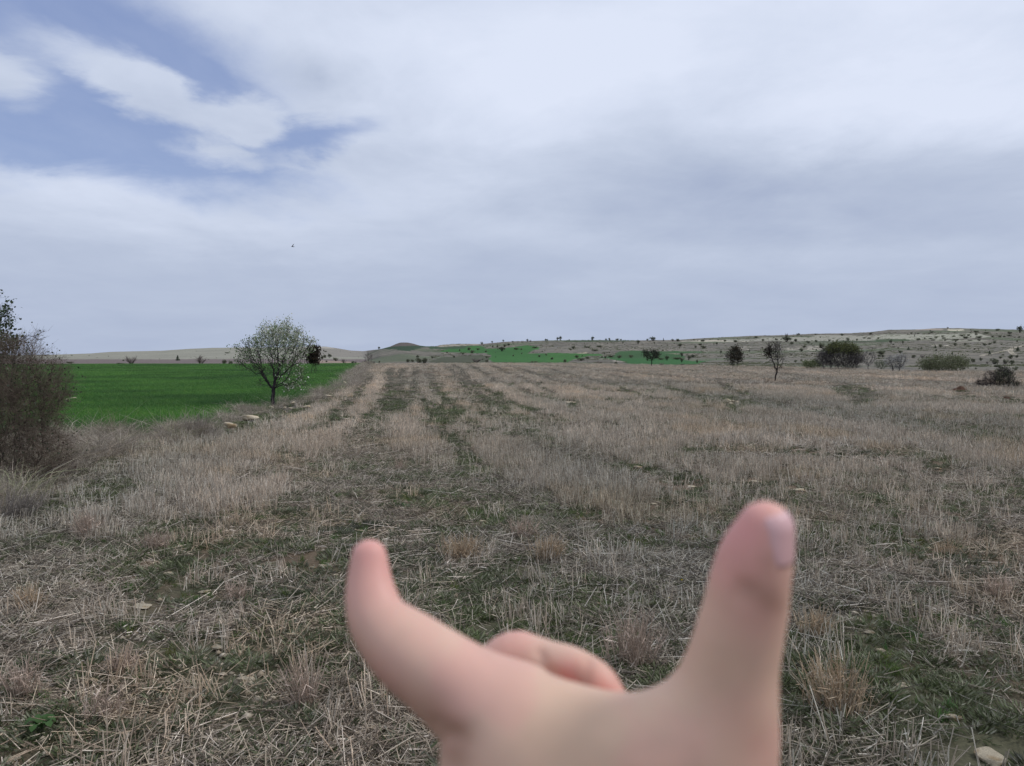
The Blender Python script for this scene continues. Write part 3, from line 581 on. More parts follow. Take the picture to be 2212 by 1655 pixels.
def put_scrub():
    rng = np.random.default_rng(55); n = 15000; px = rng.uniform(430, 1110, n); t = rng.random(n)
    top = np.interp(px, SKYL[:,0], SKYL[:,1]); bot = np.interp(px, CREST[:,0], CREST[:,1])
    Yv = np.exp(rng.uniform(math.log(230), math.log(1300), n)); x = (px-CX)/F*Yv; y = Yv; z = terr(x, y); qx, qy = project(x, y, z)
    g = np.zeros(n, bool)
    for poly, rgb in GREEN: g |= inpoly(qx, qy, poly)
    keep = ~g & (fbm(x*.03, y*.03, 141, 4)+.25*(fbm(x*.006, y*.006, 143, 2)-.5) > .50); x, y, z = x[keep], y[keep], z[keep]; k = len(x)
    s = rng.uniform(3, 11, k)*np.interp(np.hypot(x, y), [200, 1300], [.8, 1.7]); T = np.array([.95,.96,.9])*(1+rng.normal(size=(k, 1))*.2)
    scatter('hillside_scrub', 'weed_leaves', np.stack([x, y, z], 1), np.stack([0*x, 0*x, rng.uniform(0, 6.28, k)], 1), np.stack([s*1.6, s*1.6, s], 1), T, 'low grey green scrub mottling the far hillside')
put_scrub()

# ------------------------------------------------------------------ trees and shrubs
def colonise(attr, root, d0, trunk, step, kill, infl, rng, iters=140, jit=.25, trop=(0, 0, .05)):
    """grow a branching skeleton towards the attraction points; returns nodes, parents"""
    P = [np.array(root, float)]; par = [-1]; d = np.array(d0, float); d /= np.linalg.norm(d)
    for i in range(max(1, int(trunk/step))):
        dd = d+rng.normal(size=3)*.12; dd /= np.linalg.norm(dd); P.append(P[-1]+dd*step); par.append(len(P)-2)
    A = attr.copy(); best = np.full(len(A), 1e9); bi = np.zeros(len(A), int); new = range(len(P)); trop = np.array(trop)
    for it in range(iters):
        for j in new:
            dist = np.linalg.norm(A-P[j], axis=1); m = dist < best; best[m] = dist[m]; bi[m] = j
        ok = best > kill; A = A[ok]; best = best[ok]; bi = bi[ok]
        if len(A) == 0: break
        act = best < infl
        if not act.any():
            act = best <= best.min()*1.05
        u = np.unique(bi[act]); start = len(P)
        for j in u:
            v = (A[act & (bi == j)]-P[j]); v = (v/np.linalg.norm(v, axis=1, keepdims=True)).sum(0); nv = np.linalg.norm(v)
            if nv < 1e-6: continue
            v = v/nv+rng.normal(size=3)*jit+trop; v /= np.linalg.norm(v); q = P[j]+v*step
            P.append(q); par.append(j)
        new = range(start, len(P))
        if start == len(P) or len(P) > 6000: break
    return np.array(P), np.array(par)
def radii(par, tip, expo, rmax):
    n = len(par); r = np.zeros(n); 
    acc = np.zeros(n)
    for i in range(n-1, -1, -1):
        r[i] = (acc[i] if acc[i] > 0 else tip**expo)
        if par[i] >= 0: acc[par[i]] += r[i]
    r = r**(1/expo); return np.minimum(r, rmax)
def ellip(rng, n, cx, cy, rx, ry, depth, dr=0.0, ydep=1.0, shell=.0):
    """points in an ellipsoid whose middle is seen at (cx,cy) at this distance"""
    c = unproj(cx, cy, depth+dr); s = depth/F; v = rng.normal(size=(n, 3)); v /= np.linalg.norm(v, axis=1, keepdims=True)
    q = (shell+(1-shell)*rng.random(n))**(1/3.); return c+v*q[:, None]*np.array([rx*s, rx*s*ydep, ry*s])
def skeleton_mesh(P, par, r, col, sides=4, rng=RNG):
    i = np.where(par >= 0)[0]; b = P[par[i]]; t = P[i]; rb = np.minimum(r[par[i]], r[i]*1.6); t = t+(t-b)*.06
    c = np.repeat(np.array(lin(*col))[None], len(i), 0)*(1+rng.normal(size=(len(i), 1))*.12)
    return prisms(b, t, rb, r[i], c, sides=sides)
def twigs(P, idx, rng, n, L, r, col, up=.3, out=None, fork=True):
    j = rng.choice(idx, n); b = P[j]; d = rng.normal(size=(n, 3)); d[:, 2] += up
    if out is not None: o = b-out; o /= np.linalg.norm(o, axis=1, keepdims=True)+1e-6; d += o*1.2
    d /= np.linalg.norm(d, axis=1, keepdims=True); l = L*rng.uniform(.4, 1.2, n)[:, None]; mid = b+d*l*.5+rng.normal(size=(n, 3))*L*.07; t = b+d*l+rng.normal(size=(n, 3))*L*.08
    c = np.repeat(np.array(lin(*col))[None], n, 0)*(1+rng.normal(size=(n, 1))*.18).clip(.4, 1.7)
    a = prisms(b, t, r, r*.4, c, mid=mid, sides=3)
    if fork:
        d2 = d+rng.normal(size=(n, 3))*.5; t2 = mid+d2*l*.4; a = cat(a, prisms(mid, t2, r*.7, r*.35, c, sides=3))
    return a, t
def leaves(P, n, rng, size, pal, spread=.03, var=.15):
    j = rng.integers(0, len(P), n); c = P[j]+rng.normal(size=(n, 3))*spread; d = rng.normal(size=(n, 3)); d[:, 2] += .3; d /= np.linalg.norm(d, axis=1, keepdims=True)
    l = size*rng.uniform(.6, 1.3, n)[:, None]; return blades(c, c+d*l, (l*.9)[:, 0], cols(rng, n, pal, var), rng=rng)
def part(name, arr, mat, root, label=None):
    V, Fs, C = arr; o = link(name, mesh_np(name, V-np.array(root.location), Fs, C), [mat], root)
    if label: o['label'] = label
    return o
def ground(px, py):
    return hit(px, py)
def depth_of(g): return g[1]*SC-(g[2]-EYE)*SS
def tree(name, label, catn, base, seed, ell, nattr, step, trunk, d0, barkc, tip, expo, rmax, kill=None, infl=None, tw=None, lf=None, bases=None, group=None, ydep=1.0, jit=.25, trop=(0,0,.05), twc=None, extra=None, leafname='leaves', sink=.05):
    rng = np.random.default_rng(seed); g = ground(*base); dp = depth_of(g); s = dp/F
    root = empty(name, tuple(g)); tag(root, label, catn, group)
    A = np.concatenate([ellip(rng, int(nattr*w), cx, cy, rx, ry, dp, dr, ydep, sh) for (cx, cy, rx, ry, w, dr, sh) in ell])
    A = A[A[:, 2] > g[2]+.03]
    parts_b = []; allP = []; tips = []
    bs = bases or [(base[0], d0)]
    for bi, (bx, dd) in enumerate(bs):
        off = np.array([(bx-base[0])*s, rng.normal()*.5*s*2 if bi else 0, -sink]); rt = g+off
        if len(bs) > 1:
            w = np.argmin(np.stack([np.abs(A[:, 0]-(g[0]+(b[0]-base[0])*s)-A[:,2]*0) for b in bs], 1), 1); Ai = A[w == bi]
            if len(Ai) < 5: continue
        else: Ai = A
        P, par = colonise(Ai, rt, dd, trunk, step, kill or step*1.6, infl or step*9, rng, jit=jit, trop=trop)
        r = radii(par, tip, expo, rmax); parts_b.append(skeleton_mesh(P, par, r, barkc, rng=rng)); 
        ch = np.bincount(par[par >= 0], minlength=len(P)); allP.append(P); thin = np.where((r < tip*3.2) & (np.arange(len(P)) > int(trunk/step)))[0]; tips.append(P[thin])
    
    for pb in parts_b: part('trunk_and_branches' if len(parts_b) == 1 else 'stem', pb, M_TWIG, root)
    T = np.concatenate(tips); ctr = A.mean(0)-np.array([0, 0, .3])
    ends = T
    if tw:
        n, L, r_ = tw; a, e = twigs(T, np.arange(len(T)), rng, n, L, r_, twc or barkc, out=ctr, up=.25); part('twigs', a, M_TWIG, root)['kind'] = 'stuff'; ends = np.concatenate([T, e])
    for q in (lf or []):
        nm, n, size, pal, spread, sel = q
        E = ends
        if sel is not None:
            qx, qy = project(E[:, 0], E[:, 1], E[:, 2]); m = sel(qx, qy, rng); E = E[m]
        if len(E) == 0: continue
        part(nm, leaves(E, n, rng, size, pal, spread), M_FOL, root)['kind'] = 'stuff'
    return root
DK = (58,52,56)
BLOSSOM = ((204,204,188),(178,184,160),(220,218,208),(150,162,130)); YGREEN = ((98,120,78),(84,106,70),(120,138,98)); 
def build_trees():
    # blossoming wild fruit tree at the field edge
    tree('blossom_tree', 'white blossoming wild fruit tree with dark forked trunk at the crop edge', 'tree', (273, 407), 5,
         [(274,352,35,20,.40,0,.2),(281,337,24,14,.24,0,.2),(258,362,24,13,.14,0,.2),(288,371,17,13,.10,0,.1),(244,347,12,7,.04,0,0),(296,384,13,8,.06,0,0),(265,335,6,9,.03,0,0),(288,326,6,9,.04,0,0),(248,353,11,6,.03,0,0),(306,344,8,6,.04,0,0),(266,377,11,10,.06,0,0),(280,380,14,10,.06,0,0)], 2300, .07, .26, (-.05,0,1), DK, .0034, 2.1, .11,
         tw=(1500,.17,.0026), trop=(0,0,.16), ydep=.9, twc=(74,66,68), infl=.6,
         lf=[('blossoms', 3600, .038, BLOSSOM, .05, lambda x, y, r: (y < 347+r.normal(size=len(x))*7) & (x > 255+r.normal(size=len(x))*8)), ('blossoms', 300, .042, BLOSSOM, .05, lambda x, y, r: (x > 278) & (y > 362)),
             ('leaves', 3600, .036, YGREEN, .06, lambda x, y, r: y < 372), ('leaves', 520, .035, YGREEN, .06, lambda x, y, r: (x > 284) & (y > 362)), ('buds', 900, .022, ((110,92,88),(130,116,104),(92,84,74)), .03, None)])
    # ivy-choked small tree standing in the crop
    tree('ivy_tree', 'small tree choked with dark brown ivy standing in the green crop', 'tree', (314, 374.5), 8, [(312.5,355,4.6,8.5,.85,0,0),(313,348,6,5,.15,0,0)], 500, .12, .5, (0,0,1), (60,52,50), .006, 2.2, .09,
         bases=[(312,(-.15,0,1)),(314,(.1,0,1)),(315,(.3,0,1))], tw=(260,.5,.004), lf=[('leaves', 3400, .10, ((52,48,40),(66,56,46),(44,44,38),(78,64,50)), .13, lambda x, y, r: (y > 347) & (np.abs(x-312.5) < 7) & (y < 363))])
    tree('bare_sapling', 'thin bare grey sapling on the margin beyond the blossoming tree', 'tree', (369, 368.6), 9, [(368.5,358,4.5,6,1,0,0)], 260, .10, .55, (0,0,1), (70,62,64), .004, 2.3, .05, tw=(420,.3,.004), twc=(96,88,88))
    # trees along the crest of the stubble field
    tree('v_shaped_tree', 'small dark V-shaped tree on the field crest before the green valley plots', 'tree', (651.4, 366.2), 10, [(652,355,8,4.5,1,0,.2),(646,352,4,2,.1,0,0)], 520, .15, .9, (.05,0,1), (42,38,40), .010, 2.1, .13,
         tw=(700,.45,.010), lf=[('leaves', 700, .12, ((56,60,46),(48,50,42),(70,72,58)), .12, None)])
    tree('ivy_tree', 'broad dark half-bare tree with ivy on the crest left of the dead tree', 'tree', (735.5, 367.6), 12, [(734,356,8.5,5.5,.8,0,.1),(735,350,5,2.5,.2,0,0)], 520, .15, .4, (0,0,1), (46,42,44), .006, 2.2, .11,
         bases=[(733,(-.2,0,1)),(737,(.25,0,1))], tw=(700,.55,.006), lf=[('leaves', 1500, .13, ((54,50,40),(44,44,38),(70,60,46)), .16, lambda x, y, r: (np.abs(x-737) < 6) | (r.random(len(x)) < .12))])
    tree('dead_tree', 'tall bare dead tree with upright branches standing alone in the stubble', 'tree', (775.5, 382.2), 13, [(774,352,7.5,11,.60,0,.1),(768.5,350,4,6,.14,0,0),(781,358,3.5,8,.14,0,0),(776,367,5,5,.12,0,0)], 620, .085, .22, (.02,0,1), (40,36,38), .0062, 2.0, .10,
         tw=(520,.28,.0055), trop=(0,0,.45), jit=.2, lf=[('leaves', 260, .07, ((52,48,42),(62,56,46)), .09, lambda x, y, r: (x < 771) & (y > 348) & (y < 357)), ('blossoms', 60, .05, ((170,166,160),(150,146,140)), .06, lambda x, y, r: (x > 778))])
    tree('large_bush', 'biggest round dark bush with yellow green top on the field crest', 'bush', (838, 369.2), 14, [(840,356,20,11.5,.7,0,.2),(826,359,10,9,.15,0,0),(852,359,12,10,.15,0,0)], 1900, .16, .2, (0,0,1), (60,56,58), .006, 2.4, .06,
         bases=[(x,((x-840)*.03,0,1)) for x in (824,831,838,845,853)], tw=(5200,.5,.007), twc=(78,74,76), ydep=.8,
         lf=[('leaves', 5200, .10, ((98,102,62),(88,94,58),(80,84,56)), .16, lambda x, y, r: (y < 351.5+r.normal(size=len(x))*1.5) & (x > 827)), ('leaves', 2600, .08, ((68,66,60),(80,78,66)), .15, None)])
    tree('bare_sapling', 'bare dark stemmed sapling leaning on the right side of the biggest bush', 'tree', (855.5, 369.4), 15, [(857,359,6,6.5,1,0,0)], 320, .13, .5, (.05,0,1), (50,46,48), .009, 2.2, .09, tw=(700,.35,.008), twc=(84,80,82))
    tree('bare_sapling', 'bare grey fan-shaped tree between the biggest bush and the twin-trunk blossoms', 'tree', (868, 369.2), 16, [(868.5,358,7.5,7.5,1,0,.1)], 420, .13, .4, (.03,0,1), (54,50,52), .009, 2.2, .09, tw=(1400,.4,.008), twc=(96,92,94))
    tree('leafy_shrub', 'low green grey shrub left of the twin-trunk blossoming tree', 'shrub', (881.5, 370.2), 17, [(881,364,6.5,4.5,1,0,0)], 420, .13, .1, (0,0,1), (74,70,66), .005, 2.4, .04, bases=[(878,(-.4,0,1)),(882,(0,0,1)),(885,(.4,0,1))], tw=(700,.35,.005), lf=[('leaves', 1900, .085, ((96,108,82),(84,96,72),(116,124,102)), .11, None)])
    tree('blossom_tree', 'small grey white blossoming tree with two dark trunks on the right crest', 'tree', (894, 372.4), 18, [(891,361,6,5.5,.4,0,.1),(901,359,7,5,.45,0,.1),(897,366,7,3,.15,0,0)], 560, .12, .4, (0,0,1), (42,37,39), .010, 2.1, .12,
         bases=[(893,(-.12,0,1)),(897.5,(.35,0,1))], tw=(700,.3,.005), twc=(100,96,96), lf=[('blossoms', 1500, .055, ((160,160,158),(178,178,176),(136,140,130)), .10, None)])
    tree('leafy_shrub', 'wide olive green thicket on the crest behind the dirt heaps', 'shrub', (944, 371.6), 19, [(944,363,22,7.5,.6,0,.1),(932,365,13,5.5,.2,0,0),(958,362,10,6,.2,0,0)], 1100, .16, .1, (0,0,1), (86,84,72), .005, 2.4, .04,
         bases=[(x,((x-944)*.02,0,1)) for x in (928,936,944,952,960)], tw=(2600,.4,.005), twc=(104,102,86), lf=[('leaves', 5600, .085, ((116,122,90),(102,110,82),(130,134,104),(92,98,74)), .14, None)])
    tree('leafy_shrub', 'low yellow green shrub left of the biggest bush on the crest', 'shrub', (812, 368.4), 20, [(812,364,9,4,1,0,0)], 320, .16, .1, (0,0,1), (84,84,66), .005, 2.4, .03, bases=[(807,(-.3,0,1)),(812,(0,0,1)),(818,(.3,0,1))], tw=(600,.35,.005), lf=[('leaves', 1500, .09, ((100,112,72),(88,100,66),(116,124,88)), .13, None)])
    tree('thorn_bush', 'dark sprawling thorn bush with bare upright stems behind the dirt heaps', 'bush', (996, 387.4), 21, [(1003,377,9,9.5,.6,0,.1),(988,383,11,4.5,.3,0,0),(1011,384,8,4,.15,0,0),(990,376,6,5,.08,0,0)], 950, .07, .1, (0,0,1), (52,48,50), .0035, 2.4, .03,
         bases=[(983,(-.3,0,1)),(990,(-.1,0,1)),(999,(0,0,1)),(1005,(.1,0,1)),(1011,(.5,0,1))], tw=(3000,.2,.0032), lf=[('leaves', 1900, .04, ((78,84,66),(92,98,76),(66,68,56)), .06, lambda x, y, r: x > 995)])
    # left edge: tangled thorn thicket and the taller leafy tree behind it
    tree('thorn_bush', 'large tangled grey brown thorn bush filling the left edge of the field', 'bush', (8, 488), 23,
         [(8,408,48,42,.44,0,.15),(-35,410,60,60,.3,.2,.1),(47,385,22,26,.16,0,0),(14,352,26,14,.06,.1,0),(35,450,34,30,.22,0,.1),(-40,360,40,30,.1,.2,0)], 2600, .06, .12, (0,0,1), (78,70,64), .0017, 2.25, .025,
         bases=[(-45,(-.3,0,1)),(-20,(-.1,.1,1)),(0,(0,0,1)),(15,(.15,0,1)),(32,(.4,-.1,1))], tw=(15000,.21,.0015), twc=(112,100,88), ydep=.9, jit=.3, trop=(0,0,.05),
         lf=[('leaves', 3600, .022, ((84,90,70),(66,72,58),(96,98,82),(84,70,62)), .025, None)])
    tree('leafy_tree', 'taller dark tree with small green leaves rising over the left edge', 'tree', (-30, 466), 24,
         [(-8,318,19,20,.28,0,.1),(-14,345,26,22,.22,0,.1),(-60,330,45,45,.3,0,0),(22,340,18,7,.07,0,0),(38,332,8,3,.03,0,0),(-30,380,30,25,.1,0,0)], 1900, .075, .5, (.1,0,1), (52,46,50), .0022, 2.2, .06,
         tw=(2600,.16,.0016), twc=(74,66,68), trop=(0,0,.1), lf=[('leaves', 8000, .032, ((72,88,60),(60,74,54),(92,104,78),(54,60,46)), .022, lambda x, y, r: x < 17+r.normal(size=len(x))*3), ('buds', 700, .018, ((96,78,74),(84,88,66)), .03, None)])
build_trees()

# shrubs and small trees of the far country: shared shapes, one object each
def shrub_mesh(kind, seed):
    """unit-sized shrub (about 1 wide, 1 high), foot at the origin"""
    rng = np.random.default_rng(seed); n = {'round': 360, 'cone': 300, 'bare': 60, 'tree': 330, 'low': 300}[kind]
    pal = {'round': ((104,108,88),(114,118,96),(94,98,82),(124,126,104)), 'cone': ((74,86,66),(82,94,72),(64,74,60)), 'bare': ((112,106,100),(128,120,112)), 'tree': ((84,92,72),(98,104,82),(74,78,66)), 'low': ((106,112,88),(94,100,80),(120,124,98))}[kind]
    st = cols(rng, 7, (DK,), .1); b = np.zeros((7, 3)); b[:, :2] = rng.normal(size=(7, 2))*.04; b[:, 2] = -.12; a = rng.uniform(0, 6.28, 7); h = rng.uniform(.35, .7, 7)
    sp = {'tree': .2, 'bare': .35, 'cone': .03}.get(kind, .3); t = np.stack([np.cos(a)*sp, np.sin(a)*sp, h], 1); P1 = prisms(b, t, .03, .012, st)
    lob = rng.normal(size=(9, 3)); lob /= np.linalg.norm(lob, axis=1, keepdims=True); lob *= rng.uniform(.4, 1, (9, 1))*np.array([.33,.33,.30]); lob[:, 2] += {'tree': .60, 'low': .42, 'round': .46}.get(kind, .5)
    if kind == 'cone':
        z = rng.random(n)**1.3; q = (1-z)*.36*np.sqrt(rng.random(n)); a = rng.uniform(0, 6.28, n); c = np.stack([np.cos(a)*q, np.sin(a)*q, z*.95+.02], 1)
    else:
        c = lob[rng.integers(0, 9, n)]+rng.normal(size=(n, 3))*np.array([.10,.10,.12]); c[:, 2] = np.maximum(c[:, 2], .03)
    if kind == 'bare':
        j = rng.integers(0, 7, 150); s = b[j]+(t[j]-b[j])*rng.uniform(.3, 1, 150)[:, None]; e = s+np.stack([rng.normal(size=150)*.16, rng.normal(size=150)*.16, rng.uniform(.05, .38, 150)], 1); P2 = prisms(s, e, .009, .004, cols(rng, 150, pal, .1)); mi = np.zeros(len(P1[1])+len(P2[1]))
    else:
        d = rng.normal(size=(n, 3)); d /= np.linalg.norm(d, axis=1, keepdims=True); P2 = blades(c-d*.05, c+d*.05, rng.uniform(.05, .1, n), cols(rng, n, pal, .2), rng=rng); mi = np.concatenate([np.zeros(len(P1[1])), np.ones(len(P2[1]))])
    V, Fs, C = cat(P1, P2); me = mesh_np(kind+'_shrub', V, Fs, C, matidx=mi); me.materials.append(M_TWIG); me.materials.append(M_FOL); return me
SHR = {k: [shrub_mesh(k, 100+i*7+len(k)) for i in range(4)] for k in ('round', 'cone', 'bare', 'tree', 'low')}
NAMES = {'round': ('shrub', 'shrub'), 'cone': ('juniper', 'conifer'), 'bare': ('bare_tree', 'tree'), 'tree': ('small_tree', 'tree'), 'low': ('shrub', 'shrub')}
def shrub(kind, px, py, w, h, label, group=None, seed=None):
    """w, h: size in picture units at its own distance"""
    g = hit(px, py); s = depth_of(g)/F; rng = np.random.default_rng(int(px*37+py*101)); nm, ct = NAMES[kind]
    o = bpy.data.objects.new(nm, SHR[kind][rng.integers(0, 4)]); COL.objects.link(o); o.location = g-np.array([0, 0, .02*h*s]); o.rotation_euler = (0, 0, rng.uniform(0, 6.28))
    ww = w*s/(.72 if kind == 'cone' else .95); o.scale = (ww, ww, h*s/1.0); tag(o, label, ct, group); return o
def build_far():
    def many(Zf, L, group=None):
        for it in L:
            k, x, y, w, h, lab = it; (px, py), = Zf([(x, y)]); sc = {Z1: 2.068, Z2: 3.16, Z3: 2.765, Z4: 2.765, Z5: 3.403, Z6: 3.711}[Zf]*4
            shrub(k, px, py, w/sc*1.08, h/sc*1.12, lab, group)
    many(Z1, [('bare',1090,632,95,78,'bare grey tree at the far edge of the green field'),('low',995,638,72,20,'low dark heap-like shrub left of the grey tree at the crop end'),
              ('cone',1470,605,38,42,'small dark conifer alone below the pale left hill'),('bare',1660,634,110,85,'wide bare grey tree at the crop end left of the blossoming tree'),
              ('round',1855,634,55,44,'larger of two joined dark bushes at the crop end'),('round',1908,637,48,32,'smaller of two joined dark bushes at the crop end'),
              ('round',580,628,60,20,'low dark shrub at the crop end beside the thorn bush'),('low',1020,608,20,16,'tiny shrub left above the grey tree at the crop end')])
    many(Z2, [('round',1390,592,52,46,'dark bush left in the row below the left hill'),('round',1420,575,50,44,'dark bush second in the row below the left hill'),('tree',1478,575,66,48,'tallest dark bush of the row below the left hill'),
              ('round',1440,628,36,28,'small dark bush below the row under the left hill'),('round',1558,614,66,54,'dark round bush right end of the row below the left hill'),
              ('bare',1660,646,78,70,'grey dome-shaped bare tree at the end of the crop'),('round',1772,650,46,46,'dark bush right of the grey dome-shaped tree'),('round',1808,650,38,34,'small dark bush beside the bush right of the grey dome tree'),
              ('bare',1905,650,44,44,'bare grey bush just left of the thin sapling'),('bare',2030,654,60,52,'grey bare bush just right of the thin sapling'),('round',2110,642,34,34,'dark small bush right of the thin sapling'),
              ('low',190,516,70,18,'low shrub on the pale left hillside'),('low',1425,497,50,16,'low shrub beneath the chalky knoll'),('round',1145,555,36,36,'dark bush between the blossoming tree and the ivy tree'),
              ('tree',2105,460,30,28,'round tree on the ridge left of the mound')])
    many(Z3, [('tree',182,264,28,26,'round dark tree on the ridge at the foot of the mound'),('round',500,412,56,40,'dark bush beyond the crest below the mound'),('round',555,414,40,44,'small dark bush right below the mound'),
              ('tree',612,372,38,36,'dark small tree above the clump beyond the crest'),('round',620,420,90,60,'left dark bush of the big clump beyond the crest'),('round',690,424,90,66,'right dark bush of the big clump beyond the crest'),
              ('round',772,370,32,36,'dark bush at the left end of the green slopes'),('bare',1255,415,120,62,'wide grey bare thicket beyond the crest in the centre'),('round',1375,412,50,36,'dark bush right of the grey central thicket'),('round',1328,388,26,20,'tiny bush above the grey central thicket'),
              ('round',1012,362,34,32,'small dark bush on the dull green plot'),('round',935,312,26,20,'tiny round bush on the left green plot'),('round',1075,290,20,30,'narrow bush at the left green plot edge'),
              ('round',1180,278,52,34,'left bush of the row across the green slopes'),('round',1215,312,54,34,'bush below the row across the green slopes'),('round',1278,276,44,26,'small bush right in the row across the green slopes'),('round',1112,328,34,24,'dark round bush on the mid green slope'),
              ('low',1380,366,74,28,'pale green low shrub above the grey thicket'),('round',1365,300,40,22,'tiny bush at the wide green plot left edge'),('tree',1540,290,90,46,'largest green bush at the top of the wide green plot'),('round',1570,240,44,30,'bush above the wide green plot'),
              ('round',1490,250,26,26,'small bush left above the wide green plot'),('round',1440,248,22,24,'tiny bush over the green plot near the ridge'),('round',1618,226,50,24,'bush on the slope above the green plot'),('low',1705,272,80,26,'flat grey green shrub on the wide green plot'),('round',1757,276,30,20,'round bush right of the flat shrub on the green plot'),
              ('round',1762,318,26,16,'tiny bush alone on the wide green plot'),('round',1668,346,24,20,'small round bush on the wide green plot'),('round',1955,354,38,28,'dark bush on the right of the wide green plot'),('round',2030,338,26,22,'small bush near the right of the wide green plot'),('round',2097,382,34,26,'round bush low in the green plot right'),
              ('round',1920,416,50,20,'flat bush just past the crest in front of the green plot'),('round',1875,414,46,16,'low flat bush just past the crest before the green'),('low',1900,256,80,24,'bushy hedge piece at the upper edge of the wide green plot'),
              ('tree',1434,202,24,24,'small round tree on the ridge right of the pale outcrop'),('tree',1557,186,24,22,'round tree standing on the ridge over the green slopes'),('tree',1824,186,30,28,'round tree on the ridge in the centre right'),('bare',1855,186,26,24,'bare tree on the ridge beside the round tree'),
              ('tree',2025,178,24,24,'left of a pair of small ridge trees'),('tree',2043,178,22,22,'right of a pair of small ridge trees'),('tree',2158,170,34,32,'left dark tree of the big pair on the ridge'),('tree',2188,168,38,40,'right dark tree of the big pair on the ridge'),
              ('round',1320,216,36,30,'grey bush on the ridge left of the centre'),('round',1660,190,30,14,'low bush on the ridge')])
    many(Z4, [('tree',468,226,46,38,'round tree on the green ridge line'),('tree',620,230,26,24,'small ridge tree left of a round one'),('tree',658,230,32,28,'small round tree on the ridge'),('round',742,226,46,26,'dark bush on the ridge line'),('round',785,226,30,18,'flat bush on the ridge line'),
              ('round',212,228,18,18,'tiny bush at the left of the ridge line'),('round',1078,230,34,24,'bush left of the large ridge bush'),('tree',1140,232,86,40,'large green bush on the ridge line'),('cone',1255,234,18,34,'narrow dark cypress on the ridge'),
              ('round',1355,234,34,26,'green bush right of the cypress'),('round',1412,236,56,30,'broad green bush right of the cypress'),('tree',975,268,40,40,'dark tree on the hillside under the ridge'),('round',258,318,56,36,'dark bush on the brown slope left'),('low',420,308,90,24,'long dark shrub on the brown slope'),('low',540,302,80,28,'long dark shrub right of another on the brown slope'),
              ('low',505,345,90,28,'wide shrub above the pale bank'),('round',228,336,40,26,'small dark bush below the brown slope bush'),('round',1440,292,70,36,'cluster bush on the hillside right'),('round',1660,282,60,30,'dark bush on the upper hillside right'),('round',1700,314,80,38,'large bush on the upper hillside right'),('round',1610,306,36,26,'small bush beside the large hillside bush'),
              ('tree',1690,244,54,24,'bush at the pale strip edge'),('tree',1845,282,22,36,'narrow dark tree on the right hillside'),('round',1935,240,40,28,'bush on the pale strip at the right'),('round',2048,246,54,26,'dark bush right on the pale strip'),
              ('tree',1458,404,44,40,'dark round tree in the valley plots'),('tree',1534,442,52,48,'dark round tree at the right end of the valley plots'),('tree',1293,448,54,48,'pale grey tree in the valley plots right of the V-shaped tree'),('low',1235,440,90,26,'dark shrub line left of the pale grey valley tree'),('low',1400,436,120,32,'dark shrub line right of the pale grey valley tree'),
              ('tree',1460,470,48,44,'dark tree over the lower valley plot'),('round',1625,474,32,38,'dark bush at the lower valley plot end'),('round',1465,504,60,26,'dark bush just past the crest right of the V-shaped tree'),('bare',1235,502,60,36,'brown bare bush just past the crest beside the V-shaped tree'),
              ('round',765,424,54,44,'dark bush in the valley left of the V-shaped tree'),('low',675,412,90,34,'green grey shrub group in the valley'),('low',895,418,60,38,'pale green shrub in the valley'),('round',612,424,34,34,'dark bush at the left valley plots'),('round',575,420,26,26,'tiny bush at the left valley plots'),
              ('low',300,418,60,34,'shrub on the left valley plot edge'),('low',340,450,110,34,'long grey shrub on the left valley plot'),('low',420,430,80,30,'shrub right on the left valley plot'),('round',165,468,48,36,'dark bush at the lower left valley plot'),('round',22,438,36,26,'round bush on the bright left plot'),
              ('bare',545,480,70,30,'grey bare bush just past the crest'),('round',730,488,44,30,'dark bush near the pale outcrop past the crest'),('tree',1890,374,34,34,'dark tree on the right slope'),('round',2050,345,80,46,'dark bush behind the broad half-bare tree'),('tree',1580,420,60,36,'dark bush on the right valley edge')])
    many(Z5, [('tree',835,300,140,72,'broad green tree on the pale strip'),('bare',835,232,50,62,'pale poplar-like tree top on the skyline'),('round',700,275,44,34,'bush on the pale strip left of the broad green tree'),('round',518,290,40,44,'dark bush on the pale strip above the dead tree'),('round',960,294,62,48,'dark bush right of the broad green tree'),
              ('round',910,330,66,34,'dark bush below the broad green tree'),('round',1135,318,60,46,'dark bush on the upper slope above the biggest bush'),('round',1242,302,44,40,'grey bush on the upper slope'),('round',1310,385,90,80,'grey green bush above the biggest bush left'),('round',1040,430,70,54,'dark grey bush on the slope left of the biggest bush'),
              ('round',1075,380,50,44,'grey bush over another on the slope'),('tree',995,212,50,30,'bush on the skyline right of the poplar'),('round',1235,198,50,18,'flat bush on the right skyline'),('round',1590,215,56,34,'dark bush on the upper pale slope'),('round',1985,198,54,30,'dark bush near the right skyline'),('round',1670,282,56,44,'dark bush on the pale strip over the biggest bush'),
              ('round',1420,290,36,34,'small bush on the strip edge'),('round',1795,282,34,34,'dark bush on the strip right'),('low',1890,252,60,24,'bush of the hedge on the pale strip'),('low',1965,254,64,22,'next bush of the hedge on the pale strip'),('low',2080,254,50,24,'right bush of the hedge on the pale strip'),
              ('round',420,246,60,30,'bush near the left skyline strip'),('round',140,298,60,28,'dark bush below the left pale strip'),('tree',150,425,90,56,'dark bush crown behind the broad half-bare tree'),('round',330,440,20,22,'tiny dark bush on the slope right of the broad tree'),('low',2130,470,120,60,'dark shrubs right above the fan-shaped tree'),('round',2150,505,70,34,'dark low bush beside the fan-shaped tree')])
